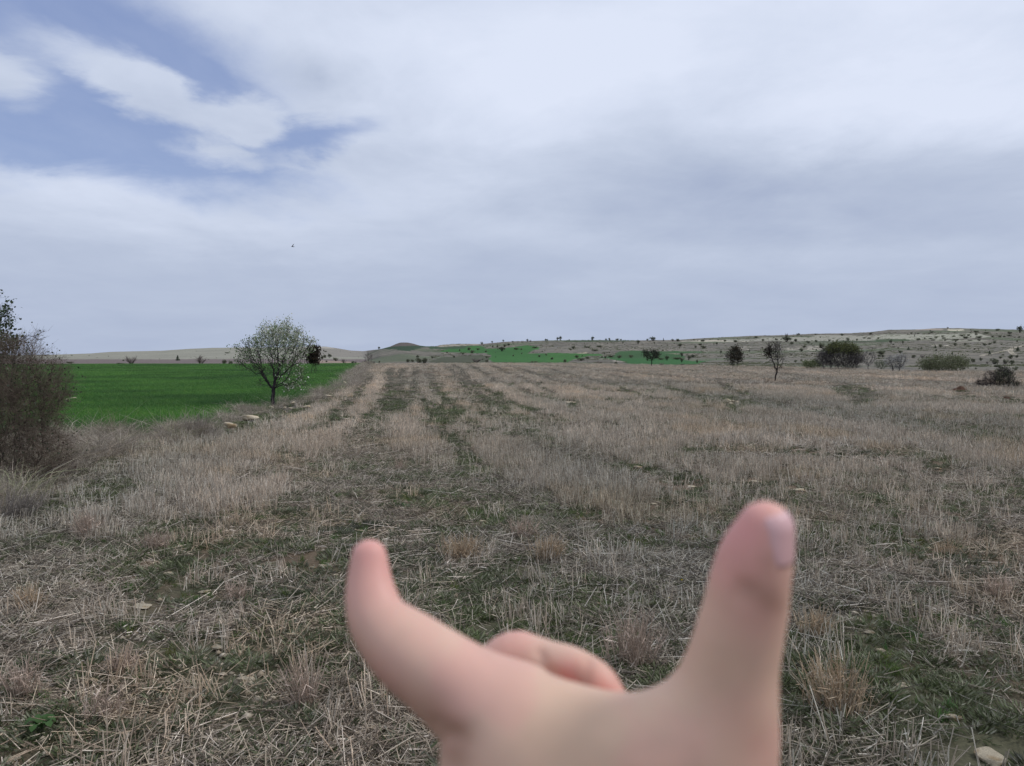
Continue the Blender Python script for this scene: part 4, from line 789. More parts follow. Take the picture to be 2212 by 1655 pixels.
    many(Z6, [('round',100,505,140,60,'dark shrub mass above the low green shrub'),('round',70,545,80,36,'dark low shrub over the green grey one'),('round',380,495,80,56,'dark bush above the twin-trunk blossoms'),('round',575,565,80,54,'dark grey bush left of the olive thicket'),('bare',705,560,80,56,'grey bare bush at the olive thicket left corner'),
              ('round',700,640,44,40,'dark bush tucked at the olive thicket left end'),('cone',497,442,42,44,'dark conifer left on the right slope'),('cone',895,420,38,46,'dark pointed conifer on the right slope'),('round',905,460,46,34,'dark bush below the pointed conifer'),('round',968,404,60,44,'dark bush right of the pointed conifer'),
              ('cone',1145,512,38,40,'dark pointed conifer right above the olive thicket'),('round',910,545,54,34,'green bush atop the olive thicket'),('cone',685,435,24,36,'slim conifer on the right slope'),('round',640,444,34,24,'small dark shrub on the right slope'),
              ('round',1190,385,60,50,'grey dark bush on the mid right slope'),('round',1340,372,60,36,'brown grey bush on the mid right slope'),('round',1630,382,60,52,'grey bush left of a group on the right slope'),('round',1700,368,56,34,'bush middle of a group on the right slope'),('round',1775,350,64,50,'bush right of a group on the right slope'),
              ('cone',2120,460,62,64,'dark conifer beside the bend of the track'),('cone',1700,510,52,52,'dark conifer beside the left track end'),('round',1455,628,80,62,'dark bush right of the olive thicket'),('round',1770,655,140,90,'large dark bush on the far right slope'),('round',1935,650,100,70,'dark bush middle of the far right group'),('round',2035,650,90,60,'dark bush right of the far right group'),
              ('round',2020,575,90,62,'dark bush below the bend of the track'),('round',2110,560,60,44,'grey bush right below the bend of the track'),('round',1865,572,70,40,'dark bush left below the track bend'),('round',1800,700,110,44,'dark low bush under the far right group'),('round',1850,712,90,60,'dark bush second under the far right group'),('round',2080,748,80,52,'dark bush at the far right under the group'),
              ('round',2110,325,40,34,'bush on the right slope near the frame edge'),('tree',2150,190,90,92,'tall pale green tree on the right skyline'),('cone',588,246,20,32,'narrow dark conifer on the pale strip right'),('round',645,304,74,40,'dark bush on the green strip right'),('tree',237,352,56,56,'green grey tree below the green strip'),('tree',413,356,36,46,'small tree right below the green strip'),
              ('round',540,208,40,28,'bush under the left rise of the ridge'),('low',640,206,56,22,'flat bush under the ridge'),('tree',1078,130,26,24,'lone bush on the highest ridge'),('low',840,188,80,26,'flat bush under the highest ridge'),('low',812,210,54,20,'flat small bush below the ridge'),('round',1300,243,100,34,'dark hedge bush on the right pale field'),('round',1390,236,60,28,'dark hedge bush next on the right pale field'),
              ('round',1345,276,110,40,'green bush under the hedge on the right pale field'),('round',1545,272,90,48,'large round bush on the right pale field'),('round',1745,256,60,30,'round bush right on the pale field'),('round',1852,252,62,32,'dark round bush further right on the pale field'),('round',1918,256,50,26,'dark bush beside the further right one'),('low',1988,240,90,30,'long bush at the right pale field end'),
              ('low',1160,246,70,16,'long low hedge piece on the right pale field'),('round',1005,250,46,30,'dark bush left on the right pale field'),('low',1010,276,90,24,'long green bush on the middle pale field'),('low',905,276,56,40,'green bush beside the long one on the middle pale field'),('low',830,284,80,24,'long bush on the left middle pale field'),('round',740,284,40,26,'round bush on the left middle pale field'),
              ('low',1200,308,120,34,'long green shrub along the lower strip edge'),('round',1042,310,46,28,'grey green bush on the lower strip edge'),('low',1405,308,80,22,'brown low shrub on the lower strip edge'),('round',1540,310,66,32,'dark bush right on the lower strip edge'),('round',1500,188,80,40,'dark bush under the right ridge'),('low',1660,200,110,36,'long bush under the right ridge'),('round',1500,224,50,32,'round bush below the right ridge'),
              ('round',1820,160,80,34,'bush on the right ridge'),('round',2000,206,90,40,'green bush under the right ridge tree'),('round',860,304,90,20,'flat green shrub on the strip edge')])
    # the remaining scattered shrubs of the slope: nothing tells them apart
    rng = np.random.default_rng(77); n = 0; k = 0
    while n < 190 and k < 4000:
        k += 1; px = rng.uniform(455, 1090); top = np.interp(px, SKYL[:,0], SKYL[:,1]); bot = np.interp(px, CREST[:,0], CREST[:,1]); t = rng.random()**1.1
        py = top+1.2+(bot-top-2)*t
        if any(inpoly(np.array([px]), np.array([py]), g[0])[0] for g in GREEN) and rng.random() < .8: continue
        if fbm(np.array([px*.05]), np.array([py*.25]), 201, 3)[0] < .42: continue
        s = rng.uniform(.7, 1.5)*(1+1.3*t*(px > 780)); kind = rng.choice(['round', 'round', 'low', 'low', 'cone', 'bare'])
        lm = [(520,'left of the round ridge tree'),(565,'under the paired ridge trees'),(610,'over the left valley plot'),(655,'above the V-shaped tree'),(700,'above the lower valley plot'),(745,'above the broad half-bare tree'),(795,'above the dead tree'),(835,'above the biggest bush'),(875,'above the fan-shaped tree'),(920,'above the twin-trunk blossoms'),(970,'above the olive thicket'),(1015,'by the dirt track'),(9999,'at the right edge')]
        where = next(w for lim, w in lm if px < lim); band = 'close under the ridge' if t < .22 else 'halfway up the slope' if t < .55 else 'low on the slope'
        lab = {'round': 'tiny dark rounded shrub', 'low': 'tiny low grey shrub', 'cone': 'tiny dark pointed conifer', 'bare': 'tiny bare grey bush'}[kind]+' '+band+', '+where
        shrub(kind, px, py, s*rng.uniform(1, 1.6), s*1.05, lab, {'round': 'tiny dark rounded shrubs scattered over the far slope', 'low': 'tiny low shrubs scattered over the far slope', 'cone': 'tiny conifers scattered over the far slope', 'bare': 'tiny bare bushes scattered over the far slope'}[kind]); n += 1
    for i in range(26):
        px = rng.uniform(60, 370); top = np.interp(px, SKYL[:,0], SKYL[:,1]); py = rng.uniform(top+.8, 361.5); s = rng.uniform(.5, 1.0)
        shrub('low', px, py, s*1.4, s, 'tiny shrub on the left hill '+('high near its skyline' if py < top+3 else 'at its foot')+', '+('left part' if px < 130 else 'middle part' if px < 230 else 'behind the blossoming tree'), 'tiny shrubs scattered over the left hill')
build_far()

# dirt track on the right slope
def build_track():
    def strip(name, pts, w, label):
        pts = [tuple(p) for p in pts]; Q = []
        for (a, b) in zip(pts[:-1], pts[1:]):
            for t in np.linspace(0, 1, 14, endpoint=False): Q.append((a[0]+(b[0]-a[0])*t, a[1]+(b[1]-a[1])*t))
        G = np.array([hit(*q) for q in Q]); G = G[(G[:, 1] > 100)]
        d = np.gradient(G[:, :2], axis=0); nrm = np.stack([-d[:, 1], d[:, 0]], 1); nrm /= np.linalg.norm(nrm, axis=1, keepdims=True)+1e-9
        V = []
        for k in (-1, -.33, .33, 1):
            xy = G[:, :2]+nrm*w*k*(1+.3*(fbm(G[:, 0]*.2, G[:, 1]*.2, 9+int(k*3), 2)-.5))[:, None]; V.append(np.stack([xy[:, 0], xy[:, 1], terr(xy[:, 0], xy[:, 1])+.12], 1))
        V = np.stack(V, 1); m = len(G); i = np.arange(m-1)[:, None]*4; Fs = np.concatenate([np.concatenate([i+k, i+k+1, i+k+5, i+k+4], 1) for k in range(3)])
        C = np.repeat(np.array([lin(176,166,148), lin(150,142,126), lin(176,166,148)])[[0, 1, 1, 2]][None], m, 0).reshape(-1, 3)
        tag(link(name, mesh_np(name, V.reshape(-1, 3), Fs, C), [M_HILL]), label, kind='structure')
    strip('dirt_track', Z6([(1575,536),(1620,520),(1780,492),(1980,446),(2020,428),(2090,408),(2150,398),(2215,372)]), 1.1, 'pale dirt track crossing the right slope')
    strip('dirt_track', Z6([(2070,516),(2035,495),(2010,470),(2010,448),(2030,428)]), 1.4, 'pale dirt track branch bending down the slope')
build_track()

# ------------------------------------------------------------------ stones, dirt heaps, tufts
def rock_mat():
    m = attr_mat('limestone', rough=.9, bump=[(9, .2, .02), (45, .15, .006)]); return m
M_ROCK = rock_mat(); M_EARTH = attr_mat('bare_earth', rough=1, bump=[(14, .35, .03)])
def rock_mesh(seed, sub=3, flat=.4, rgb=(200,187,162), rough=.6):
    import bmesh
    bm = bmesh.new(); bmesh.ops.create_icosphere(bm, subdivisions=sub, radius=1); V = np.array([v.co[:] for v in bm.verts]); Fs = np.array([[v.index for v in f.verts] for f in bm.faces]); bm.free()
    rng = np.random.default_rng(seed)
    V = np.sign(V)*np.abs(V)**.72; V /= np.linalg.norm(V, axis=1).max()*.86
    for i in range(16):     # chipped facets
        n = rng.normal(size=3); n /= np.linalg.norm(n); lim = rng.uniform(.45, .8); d = V@n; V = V-np.maximum(d-lim, 0)[:, None]*n*.95
    V = V*(1+(fbm(V[:, 0]*2+seed, V[:, 1]*2+V[:, 2]*1.7, seed, 3)-.5)[:, None]*rough); V[:, 2] *= flat
    c = np.array(lin(*rgb))*(.66+.6*fbm(V[:, 0]*3+seed, V[:, 1]*3+V[:, 2], seed+5, 3))[:, None]
    st = fbm(V[:, 0]*2, V[:, 1]*2+V[:, 2]*3, seed+9, 3) > .60; c[st] *= [.72,.62,.5]
    me = mesh_np('rock', V, Fs, c, smooth=False); me.materials.append(M_ROCK); return me
RK = [rock_mesh(i+1, flat=.42) for i in range(5)]+[rock_mesh(i+11, flat=.2) for i in range(4)]
def stone(px, py, w, h, label, v, yaw=None, name='stone', group=None, sink=.2):
    g = hit(px, py); s = depth_of(g)/F; o = bpy.data.objects.new(name, RK[v]); COL.objects.link(o); fl = .42 if v < 5 else .2
    w *= 1.15; h *= 1.2 if py < 560 else .8; a = w*s/2; o.location = g+np.array([0, a*.5, h*s*(.5-(sink if py > 470 else .05))]); o.scale = (a, a*.75, h*s/2/fl*1.15); o.rotation_euler = (0, 0, 0 if yaw is None else yaw); tag(o, label, 'stone', group); return o
def build_stones():
    for a in STONES: stone(a[0], a[1], a[2], a[3], a[4], a[5], yaw=((a[0]*7+a[1]*3) % 2.2-1.1)*.5)
    for (px, py, w, h, lab, sd_) in ((964,391.2,19,5,'reddish brown dirt heap in front of the thorn bush',1),(1010,400.2,13,3.6,'smaller reddish dirt heap near the right edge',2)):
        g = hit(px, py); s = depth_of(g)/F; a = w*s/2; n = 64; u = np.linspace(-1, 1, n); X, Y = np.meshgrid(u, u); r = np.hypot(X, Y)
        H = np.maximum(0, 1-r)**.9*h*s*(.65+.9*fbm(X*3+sd_*5, Y*3, sd_, 4))+(fbm(X*12, Y*12, sd_+3, 3)-.5)*.10*(r < .9)*(1-r)*2; C = np.array(lin(90,68,56))*(.6+.8*fbm(X*9, Y*9, sd_+7, 3))[..., None]
        V = np.stack([X*a, Y*a*.8+a*.8, H-.03+0*X], -1).reshape(-1, 3); i = np.arange(n*n).reshape(n, n); Q = np.stack([i[:-1,:-1], i[:-1,1:], i[1:,1:], i[1:,:-1]], -1).reshape(-1, 4)
        tag(link('dirt_heap', mesh_np('dirt_heap', V, Q, C.reshape(-1, 3), smooth=False), [M_EARTH], loc=tuple(g)), lab, 'dirt heap')
build_stones()
def tuft(px, py, h, w, n, lean, pal, label, name='straw_tuft', fan=.25, seed=0, catn='straw tuft', thick=.0019):
    rng = np.random.default_rng(int(px*13+py)); g = hit(px, py); s = depth_of(g)/F; H = h*s*1.15; W = w*s
    b = np.zeros((n, 3)); b[:, 0] = rng.normal(size=n)*W*.22; b[:, 1] = rng.normal(size=n)*W*.15; b[:, 2] = -.02
    d = np.stack([lean+rng.normal(size=n)*fan+b[:, 0]/max(W, .01)*fan*1.5, rng.normal(size=n)*fan, np.ones(n)], 1); d /= np.linalg.norm(d, axis=1, keepdims=True)
    l = H*rng.uniform(.55, 1.1, n)[:, None]; mid = b+d*l*.5+rng.normal(size=(n, 3))*.006; t = b+d*l; t[:, 2] -= rng.random(n)*.02
    A = cat(prisms(b, t, thick, thick*.6, cols(rng, n, pal, .14), mid=mid), blades(t-d*l*.3, t-d*l*.3+rng.normal(size=(n, 3))*.03, .004, cols(rng, n, pal), rng=rng))
    V, Fs, C = A; tag(link(name, mesh_np(name, V, Fs, C), [M_TUFT], loc=tuple(g)), label, catn)
M_TUFT = attr_mat('tuft_straw', rough=.75, trans=.15, spec=.25)
GOLD = ((196,172,142),(180,156,128),(206,186,158),(162,140,116),(172,158,138)); PINK = ((194,172,154),(176,156,140),(210,190,174),(162,144,128))
def build_tufts():
    for a in ((545,562,30,20,150,.25,GOLD,'leaning golden sheaf of straw between the finger and thumb'),(463,560,26,34,190,0,GOLD,'wide golden stubble tuft above the curled middle finger'),(522,538,22,22,90,0,PINK,'pale straw tuft behind the leaning golden sheaf'),
              (157,552,24,24,110,.1,PINK,'pinkish straw tuft left of the index finger in mid distance'),(87,540,30,24,110,0,PINK,'upright pinkish straw tuft at left below the thorn bush'),(29,612,28,24,110,-.1,GOLD,'golden fanned straw tuft at the left edge'),(120,675,32,20,80,.05,PINK,'narrow upright straw tuft in the left foreground'),
              (236,603,24,20,90,0,PINK,'upright straw tuft left of the index finger base'),(306,708,52,16,70,-.12,PINK,'tall thin straw tuft leaning left beside the bent index finger'),(633,668,54,44,150,.05,PINK,'tall straw tuft between the middle finger and thumb'),(815,640,34,30,120,.1,GOLD,'golden straw tuft right of the thumb'),
              (838,712,56,50,170,0,GOLD,'largest golden straw tuft right of the thumb base'),(1000,600,30,26,90,0,PINK,'straw tuft at the right edge in mid foreground'),(946,556,18,22,80,0,GOLD,'small golden straw tuft right of the thumbnail'),(24,700,44,26,80,-.05,PINK,'tall straw stems at the lower left edge'),
              (100,722,40,20,60,.2,PINK,'thin leaning straw tuft at the lower left'),(400,471,16,10,60,0,PINK,'small straw tuft standing on the green path'),(402,505,8,16,50,0,PINK,'short straw tuft lower on the green path')): tuft(*a)
    for a in ((196,437,26,26,170,0,((150,140,132),(170,160,150),(128,120,112)),'tall clump of pale dry reeds at the crop corner'),(216,440,16,12,40,0,((150,140,132),(170,160,150)),'thin dry reeds right of the tall pale clump'),(115,442,34,22,40,-.25,((140,138,110),(160,152,128)),'sparse tall dry grass stalks before the green crop'),
              (12,520,30,44,220,.4,((150,142,132),(134,126,120)),'pale bent dry grass clump at the foot of the thorn bush'),(58,478,22,40,160,.2,((140,130,122),(124,114,108)),'grey dry grass clump right of the thorn bush foot')): tuft(*a, name='dry_grass_clump', fan=.3, catn='grass clump', thick=.0022)
    # green rosette plant bottom left
    rng = np.random.default_rng(3); g = hit(42, 734); root = empty('rosette_plant', tuple(g)); tag(root, 'bright green lobed-leaf rosette plant in the lower left straw', 'plant')
    for i in range(7):
        a = i*.9+.3; L_ = rng.uniform(.05, .085); m = 9; t = np.linspace(0, 1, m); w = np.sin(t*math.pi*.9+.15)*.022*(1+.45*np.cos(t*28)); x = t*L_; z = .05*np.sin(t*2.4)*(.7+.6*rng.random()); V = []
        for sgn in (-1, 0, 1): V.append(np.stack([x, sgn*w, z+abs(sgn)*w*.3], 1))
        V = np.concatenate(V); c, s = math.cos(a), math.sin(a); V = np.stack([V[:, 0]*c-V[:, 1]*s, V[:, 0]*s+V[:, 1]*c, V[:, 2]+.02], 1); Fs = []
        for q in range(2):
            for k in range(m-1): Fs.append([q*m+k, q*m+k+1, (q+1)*m+k+1, (q+1)*m+k])
        o = link('leaf', mesh_np('leaf', V, Fs, np.repeat(cols(rng, 1, ((72,100,56),), .08), len(V), 0), smooth=True), [M_FOL], root)
    for i, (px, py, lab) in enumerate(((668,600,'tiny yellow flower nearest the thumb in the straw'),(690,600,'second tiny yellow flower closest to the thumb edge'),(682,582,'tiny yellow flower above two others beside the thumb'))):
        g = hit(px, py+3); o = empty('yellow_flower', tuple(g)); tag(o, lab, 'flower'); h = .035
        link('stem', mesh_np('stem', *prisms(np.array([[0,0,0.]]), np.array([[0,0,h]]), .001, .001, np.array([lin(80,100,60)]))), [M_LEAF2], o)
        P = []; a = np.arange(5)*1.257; b = np.tile([[0,0,h]], (5,1)).astype(float); e = b+np.stack([np.cos(a)*.009, np.sin(a)*.009, 0*a+.003], 1)
        link('petals', mesh_np('petals', *blades(b, e, .008, np.tile(lin(214,190,40), (5,1)), rng=rng)), [M_LEAF2], o)
M_LEAF2 = attr_mat('flower', rough=.6)
build_tufts()

# ------------------------------------------------------------------ bird
def build_bird():
    c = unproj(292.5, 246.6, 70.0); root = empty('bird', tuple(c)); tag(root, 'small dark bird gliding in the sky above the left hill', 'bird'); m = bpy.data.materials.new('dark_plumage'); m.use_nodes = True
    b = m.node_tree.nodes['Principled BSDF']; b.inputs['Base Color'].default_value = (.02, .02, .026, 1); b.inputs['Roughness'].default_value = .8
    n = 9; t = np.linspace(0, 1, n); r = .032*np.sin(np.clip(t*1.02, 0, 1)*math.pi)**.6+.003; V = []; Fs = []
    for i in range(n):
        for k in range(8): a = k*math.pi/4; V.append((-.12+.24*t[i], r[i]*math.cos(a), r[i]*math.sin(a)*.9))
    for i in range(n-1):
        for k in range(8): Fs.append((i*8+k, i*8+(k+1) % 8, (i+1)*8+(k+1) % 8, (i+1)*8+k))
    link('body', mesh_np('body', V, Fs, smooth=True), [m], root)
    for s in (-1, 1):
        W = np.array([(-.05,0,.01),(.05,0,.01),(-.02,s*.10,.05),(.06,s*.10,.045),(.06,s*.20,.10),(.10,s*.19,.09),(.14,s*.28,.13)]); T = W+np.array([0,0,.006])
        q = [(0,1,3,2),(2,3,5,4),(4,5,6,6)]; VV = np.concatenate([W, T]); me = bpy.data.meshes.new('wing'); me.from_pydata(VV.tolist(), [], [tuple(dict.fromkeys(f)) for f in q]+[tuple(dict.fromkeys(tuple(j+7 for j in f[::-1]))) for f in q]+[(0,2,9,7),(2,4,11,9),(4,6,13,11),(1,8,10,3),(3,10,12,5),(5,12,13,6)]); me.update()
        link('wing', me, [m], root)
    me = bpy.data.meshes.new('tail'); me.from_pydata([(.10,-.015,0),(.10,.015,0),(.18,.04,0),(.15,0,0),(.18,-.04,0),(.10,-.015,.006),(.10,.015,.006),(.18,.04,.004),(.15,0,.004),(.18,-.04,.004)], [], [(0,1,2,3),(0,3,4),(8,7,6,5),(9,8,5),(1,6,7,2),(2,7,8,3),(3,8,9,4),(4,9,5,0)]); me.update(); link('tail', me, [m], root)
    root.rotation_euler = (.75, 0, .2)
build_bird()

# ------------------------------------------------------------------ the hand in front of the camera
def build_hand():
    def P(x, y, d): return unproj(x*K, y*K, d)
    def W(r, d): return r*K*d/F
    def stroke(pts):      # list of (x, y, depth, radius in picture units)
        return [(P(x, y, d), W(r, d)) for x, y, d, r in pts]
    dT, dP = .262, .262
    thumb = stroke([(1653,1143,.250,60),(1634,1200,.252,77),(1620,1255,.254,84),(1611,1310,.256,88),(1597,1370,.258,92),(1581,1440,.260,98),(1565,1520,.262,112),(1545,1610,.264,128),(1500,1720,.266,140)])
    index = stroke([(797,1204,.300,38),(798,1250,.298,47),(804,1300,.295,57),(824,1350,.291,66),(880,1404,.287,84),(945,1452,.283,92),(1010,1502,.279,103),(1075,1560,.275,122),(1130,1640,.272,150),(1160,1740,.270,165)])
    web = [stroke([(1130,1570,.272,118),(1250,1610,.268,120),(1370,1625,.265,118),(1480,1600,.264,112)]), stroke([(1110,1700,.275,160),(1300,1730,.270,160),(1500,1720,.268,150)]),
           stroke([(1130,1850,.275,170),(1320,1850,.270,190),(1500,1850,.268,170)]), stroke([(1200,2050,.270,170),(1320,2050,.266,190),(1440,2050,.266,170)])]
    fore = stroke([(1330,2050,.266,200),(1370,2450,.250,190)]); a = fore[-1][0]
    fore += [(np.array([.16, -.02, EYE-.42]), .036), (np.array([.20, -.14, EYE-.50]), .042)]
    mid1 = stroke([(1030,1570,.315,62),(1060,1475,.318,62),(1110,1424,.318,58),(1165,1432,.314,50)]); mid2 = stroke([(1165,1434,.314,50),(1225,1448,.306,52),(1280,1476,.298,50),(1312,1508,.294,42)])
    ring = stroke([(1080,1680,.325,66),(1110,1600,.335,62),(1200,1575,.334,56),(1300,1600,.322,52),(1340,1640,.312,44)]); pink = stroke([(1110,1800,.322,62),(1140,1730,.336,56),(1230,1710,.336,50),(1300,1730,.325,46)])
    G = [([thumb, index]+web+[fore], .0085), ([mid1], .004), ([mid2], .003), ([ring], .005), ([pink], .005)]
    def spline(st):
        p = [np.append(a_, r_) for a_, r_ in st]; p = [2*p[0]-p[1]]+p+[2*p[-1]-p[-2]]; out = []
        for i in range(1, len(p)-2):
            for t in (0, .25, .5, .75): out.append(.5*(2*p[i]+(p[i+1]-p[i-1])*t+(2*p[i-1]-5*p[i]+4*p[i+1]-p[i+2])*t*t+(3*p[i]-p[i-1]-3*p[i+1]+p[i+2])*t**3))
        out.append(p[-2]); return [(o[:3], o[3]) for o in out]
    G = [([spline(s_) for s_ in sts], k) for sts, k in G]
    caps = []
    for gi, (sts, k) in enumerate(G):
        for st in sts:
            for (a_, ra), (b_, rb) in zip(st[:-1], st[1:]): caps.append((gi, a_, b_, ra, rb))
    def sdf(X):
        res = None
        for gi, (sts, k) in enumerate(G):
            acc = np.zeros(len(X))
            for st in sts:
                d = np.full(len(X), 9.0)
                for (a_, ra), (b_, rb) in zip(st[:-1], st[1:]):
                    ab = b_-a_; t = np.clip(((X-a_)@ab)/(ab@ab), 0, 1); q = X-a_-t[:, None]*ab; d = np.minimum(d, np.sqrt((q*q).sum(1))-(ra+(rb-ra)*t))
                acc += np.exp(-np.clip(d/k*2.2, -60, 60))
            d = -np.log(acc+1e-30)*k/2.2
            if res is None: res = d
            else:
                kk = .0022; h = np.clip(.5+.5*(res-d)/kk, 0, 1); res = res*(1-h)+d*h-kk*h*(1-h)
        # skin folds: thumb joint, knuckle of the index finger, folded middle finger
        for (x, y, dd, x2, y2, wid, dep) in ((1604,1264,.236,1700,1305,.0020,.0009),(1596,1290,.236,1690,1330,.0020,.0005),(948,1562,.255,1010,1600,.0028,.0012),(950,1600,.255,1020,1572,.0024,.001),(1268,1432,.290,1262,1496,.0016,.0018),(1165,1410,.295,1190,1450,.0016,.0016),(1190,1450,.295,1250,1478,.0018,.0012)):
            a_ = P(x, y, dd); b_ = P(x2, y2, dd); cd = np.array([0, 0, EYE])
            u = X-cd; s_ = np.linalg.norm(u, axis=1, keepdims=True); q = cd+u/s_*np.linalg.norm(a_-cd); ab = b_-a_; t = np.clip(((q-a_)@ab)/(ab@ab), 0, 1); dl = np.linalg.norm(q-a_-t[:, None]*ab, axis=1)
            res = res+dep*np.exp(-(dl/wid)**2)
        return res
    # base surface by remeshing overlapping beads, then pulled exactly onto the smooth body
    import bmesh
    bm = bmesh.new()
    for (gi, a_, b_, ra, rb) in caps:
        L_ = np.linalg.norm(b_-a_); n = max(1, int(L_/(min(ra, rb)*.25)))
        for i in range(n+1):
            t = i/n; c = a_+(b_-a_)*t; r = ra+(rb-ra)*t; bmesh.ops.create_icosphere(bm, subdivisions=2, radius=r*1.04, matrix=Matrix.Translation(Vector(c)))
    me = bpy.data.meshes.new('hand'); bm.to_mesh(me); bm.free()
    tmp = bpy.data.objects.new('hand_tmp', me); COL.objects.link(tmp)
    md = tmp.modifiers.new('r', 'REMESH'); md.mode = 'VOXEL'; md.voxel_size = .0019
    sm = tmp.modifiers.new('s', 'SMOOTH'); sm.iterations = 6; sm.factor = .5
    dg = bpy.context.evaluated_depsgraph_get(); dg.update(); m2 = bpy.data.meshes.new_from_object(tmp.evaluated_get(dg)); bpy.data.objects.remove(tmp, do_unlink=True)
    n = len(m2.vertices); V = np.zeros(n*3); m2.vertices.foreach_get('co', V); V = V.reshape(-1, 3)
    e = np.zeros(len(m2.edges)*2, np.int32); m2.edges.foreach_get('vertices', e); e = e.reshape(-1, 2); deg = np.bincount(e.ravel(), minlength=n)[:, None]
    for it in range(7):
        d = sdf(V); h = 2e-4; gr = np.stack([sdf(V+np.eye(3)[k]*h)-d for k in range(3)], 1)/h; gn = np.linalg.norm(gr, axis=1, keepdims=True); gr /= np.maximum(gn, .3)**1*np.maximum(gn, .3)
        V = V-gr*np.clip(d, -.004, .004)[:, None]*.8
        if it < 5:
            S_ = np.zeros_like(V); np.add.at(S_, e[:, 0], V[e[:, 1]]); np.add.at(S_, e[:, 1], V[e[:, 0]]); V = V*.6+S_/deg*.4
    m2.vertices.foreach_set('co', V.ravel()); m2.polygons.foreach_set('use_smooth', np.ones(len(m2.polygons), bool)); m2.update()
    # skin colour: paler on the back, pinker at tips and joints; shade painted on the lower-left side and middle finger's fold
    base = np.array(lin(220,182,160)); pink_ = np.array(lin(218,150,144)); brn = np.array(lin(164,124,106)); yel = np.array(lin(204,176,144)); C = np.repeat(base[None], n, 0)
    qx, qy = project(V[:, 0], V[:, 1], V[:, 2]); nz = fbm(V[:, 0]*60, V[:, 2]*60+V[:, 1]*30, 301, 3)
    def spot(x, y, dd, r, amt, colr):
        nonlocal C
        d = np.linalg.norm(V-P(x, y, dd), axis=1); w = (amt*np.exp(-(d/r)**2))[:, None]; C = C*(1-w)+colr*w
    for s_ in ((799,1195,.300,.018,.6,pink_),(810,1290,.295,.016,.45,pink_),(1600,1140,.245,.018,.9,pink_),(1668,1215,.238,.004,.5,brn),(1640,1330,.240,.012,.35,pink_),(1225,1470,.292,.009,.8,np.array(lin(206,120,112))),(1300,1500,.288,.009,.7,np.array(lin(210,128,120))),(1185,1440,.305,.004,.6,brn),(1215,1466,.302,.004,.6,brn),(1250,1482,.298,.004,.6,brn),(1110,1400,.318,.012,.35,pink_),(1010,1480,.27,.018,.12,pink_),  # red and brown spots paint shade into the curled middle finger's fold
               (800,1450,.285,.014,.55,brn),(870,1530,.275,.012,.45,brn),(960,1590,.26,.012,.55,brn),(1660,1300,.243,.006,.2,brn),(1600,1560,.24,.012,.3,pink_),(1350,1560,.25,.03,.4,yel),(1560,1500,.24,.014,.3,yel),(1255,1445,.292,.0035,.8,brn),(1260,1462,.29,.0035,.8,brn),(1265,1480,.288,.0035,.8,brn),(1620,1590,.247,.008,.35,brn),(1600,1262,.2425,.004,.25,brn),(1622,1272,.2425,.0035,.35,brn),(1646,1284,.2425,.0035,.4,brn),(1670,1298,.2425,.0035,.45,brn),(1695,1312,.244,.0035,.45,brn),(1690,1330,.238,.004,.4,brn),(930,1540,.265,.010,.5,brn),(985,1585,.258,.006,.5,brn),(1000,1620,.258,.006,.5,brn),(850,1450,.280,.012,.35,pink_),(1200,1600,.25,.02,.3,yel)): spot(*s_)  # brown: crease and knuckle tone, plus shade painted on the lower-left side
    nb = fbm(V[:, 0]*170+V[:, 1]*90, V[:, 2]*170, 303, 3)[:, None]; rd = sst(fbm(V[:, 0]*45+3, V[:, 2]*45, 307, 3), .45, .7)[:, None]*.25; C = C*(1-rd)+pink_*rd; C = C*(.90+.13*nz[:, None]+.07*nb)
    a = m2.attributes.new('col', 'FLOAT_COLOR', 'POINT'); cc = np.ones((n, 4), np.float32); cc[:, :3] = C; a.data.foreach_set('color', cc.ravel())
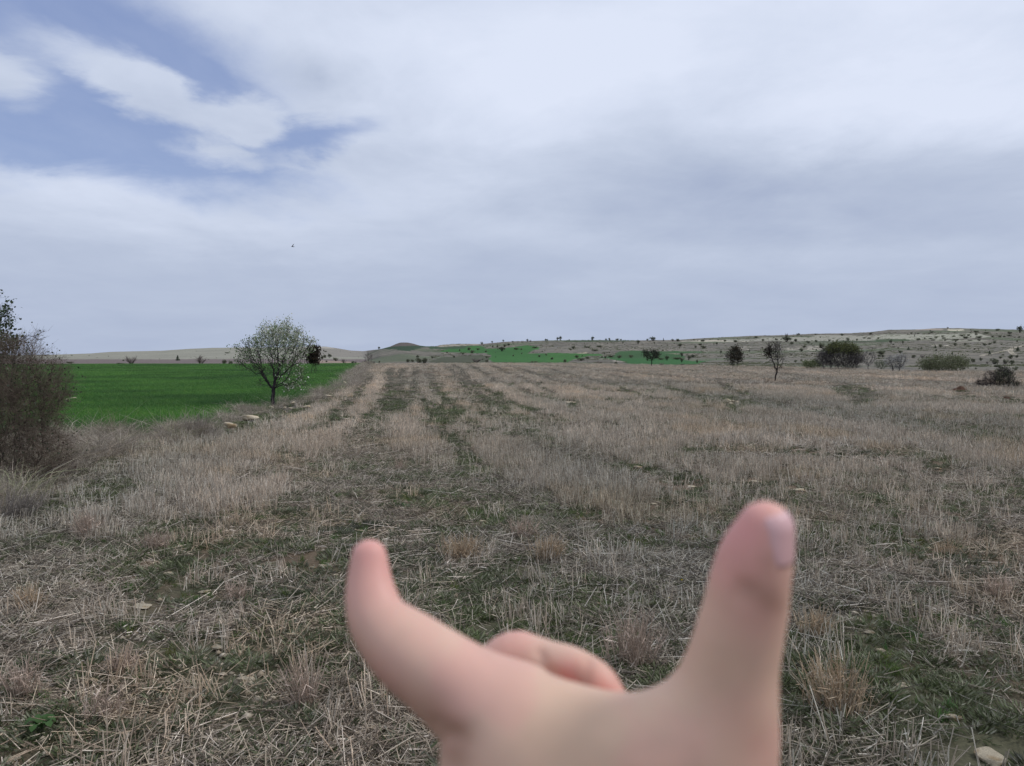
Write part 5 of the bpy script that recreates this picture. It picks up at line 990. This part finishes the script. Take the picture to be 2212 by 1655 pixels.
    m = attr_mat('skin', rough=.5, spec=.35); b = m.node_tree.nodes['Principled BSDF']; b.inputs['Subsurface Weight'].default_value = .12; b.inputs['Subsurface Radius'].default_value = (.012, .004, .002); b.inputs['Subsurface Scale'].default_value = .4
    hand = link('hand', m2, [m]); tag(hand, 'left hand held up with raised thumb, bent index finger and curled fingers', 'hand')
    # thumb nail: a curved plate resting on the tip
    nu, nv = 13, 15; VV = []; uu = np.linspace(-1, 1, nu); vv = np.linspace(-1, 1, nv)
    c0 = P(1664,1148,.230); ux = P(1706,1140,.2345)-P(1625,1158,.230); up = P(1680,1098,.236)-P(1652,1206,.236); ux = ux/np.linalg.norm(ux); up = up-ux*(up@ux); up /= np.linalg.norm(up); nrm = np.cross(up, ux); 
    if nrm@(np.array([0,0,EYE])-c0) < 0: nrm = -nrm
    cc_ = P(1664,1150,.251)
    for j in vv:
        for i in uu:
            w = .0072*(1-.16*max(0, -j)**3-.10*max(0, j)**3); q = cc_+up*(j*.0082*(1-.10*i*i))+ux*(i*w)+nrm*.02
            for _ in range(9):
                d = sdf(q[None])[0]; q = q-nrm*max(min(d*.7, .004), -.004)
            for _ in range(5):
                h = 3e-4; S9 = sdf(np.stack([q]+[q+s9*np.eye(3)[k9]*h for k9 in range(3) for s9 in (1, -1)])); gr = np.array([S9[1]-S9[2], S9[3]-S9[4], S9[5]-S9[6]]); gr /= np.linalg.norm(gr)+1e-12; q = q-gr*S9[0]*.8
            VV.append(q+nrm*(.0003-.0004*abs(i)**4))
    VV = np.array(VV); i = np.arange(nu*nv).reshape(nv, nu); Q = np.stack([i[:-1,:-1], i[:-1,1:], i[1:,1:], i[1:,:-1]], -1).reshape(-1, 4)
    mm = bpy.data.materials.new('nail'); mm.use_nodes = True; b = mm.node_tree.nodes['Principled BSDF']; b.inputs['Base Color'].default_value = lin(218,174,172)+(1,); b.inputs['Roughness'].default_value = .3
    nl = link('thumb_nail', mesh_np('thumb_nail', VV, Q, smooth=True), [mm], hand); so = nl.modifiers.new('t', 'SOLIDIFY'); so.thickness = .0006
build_hand()
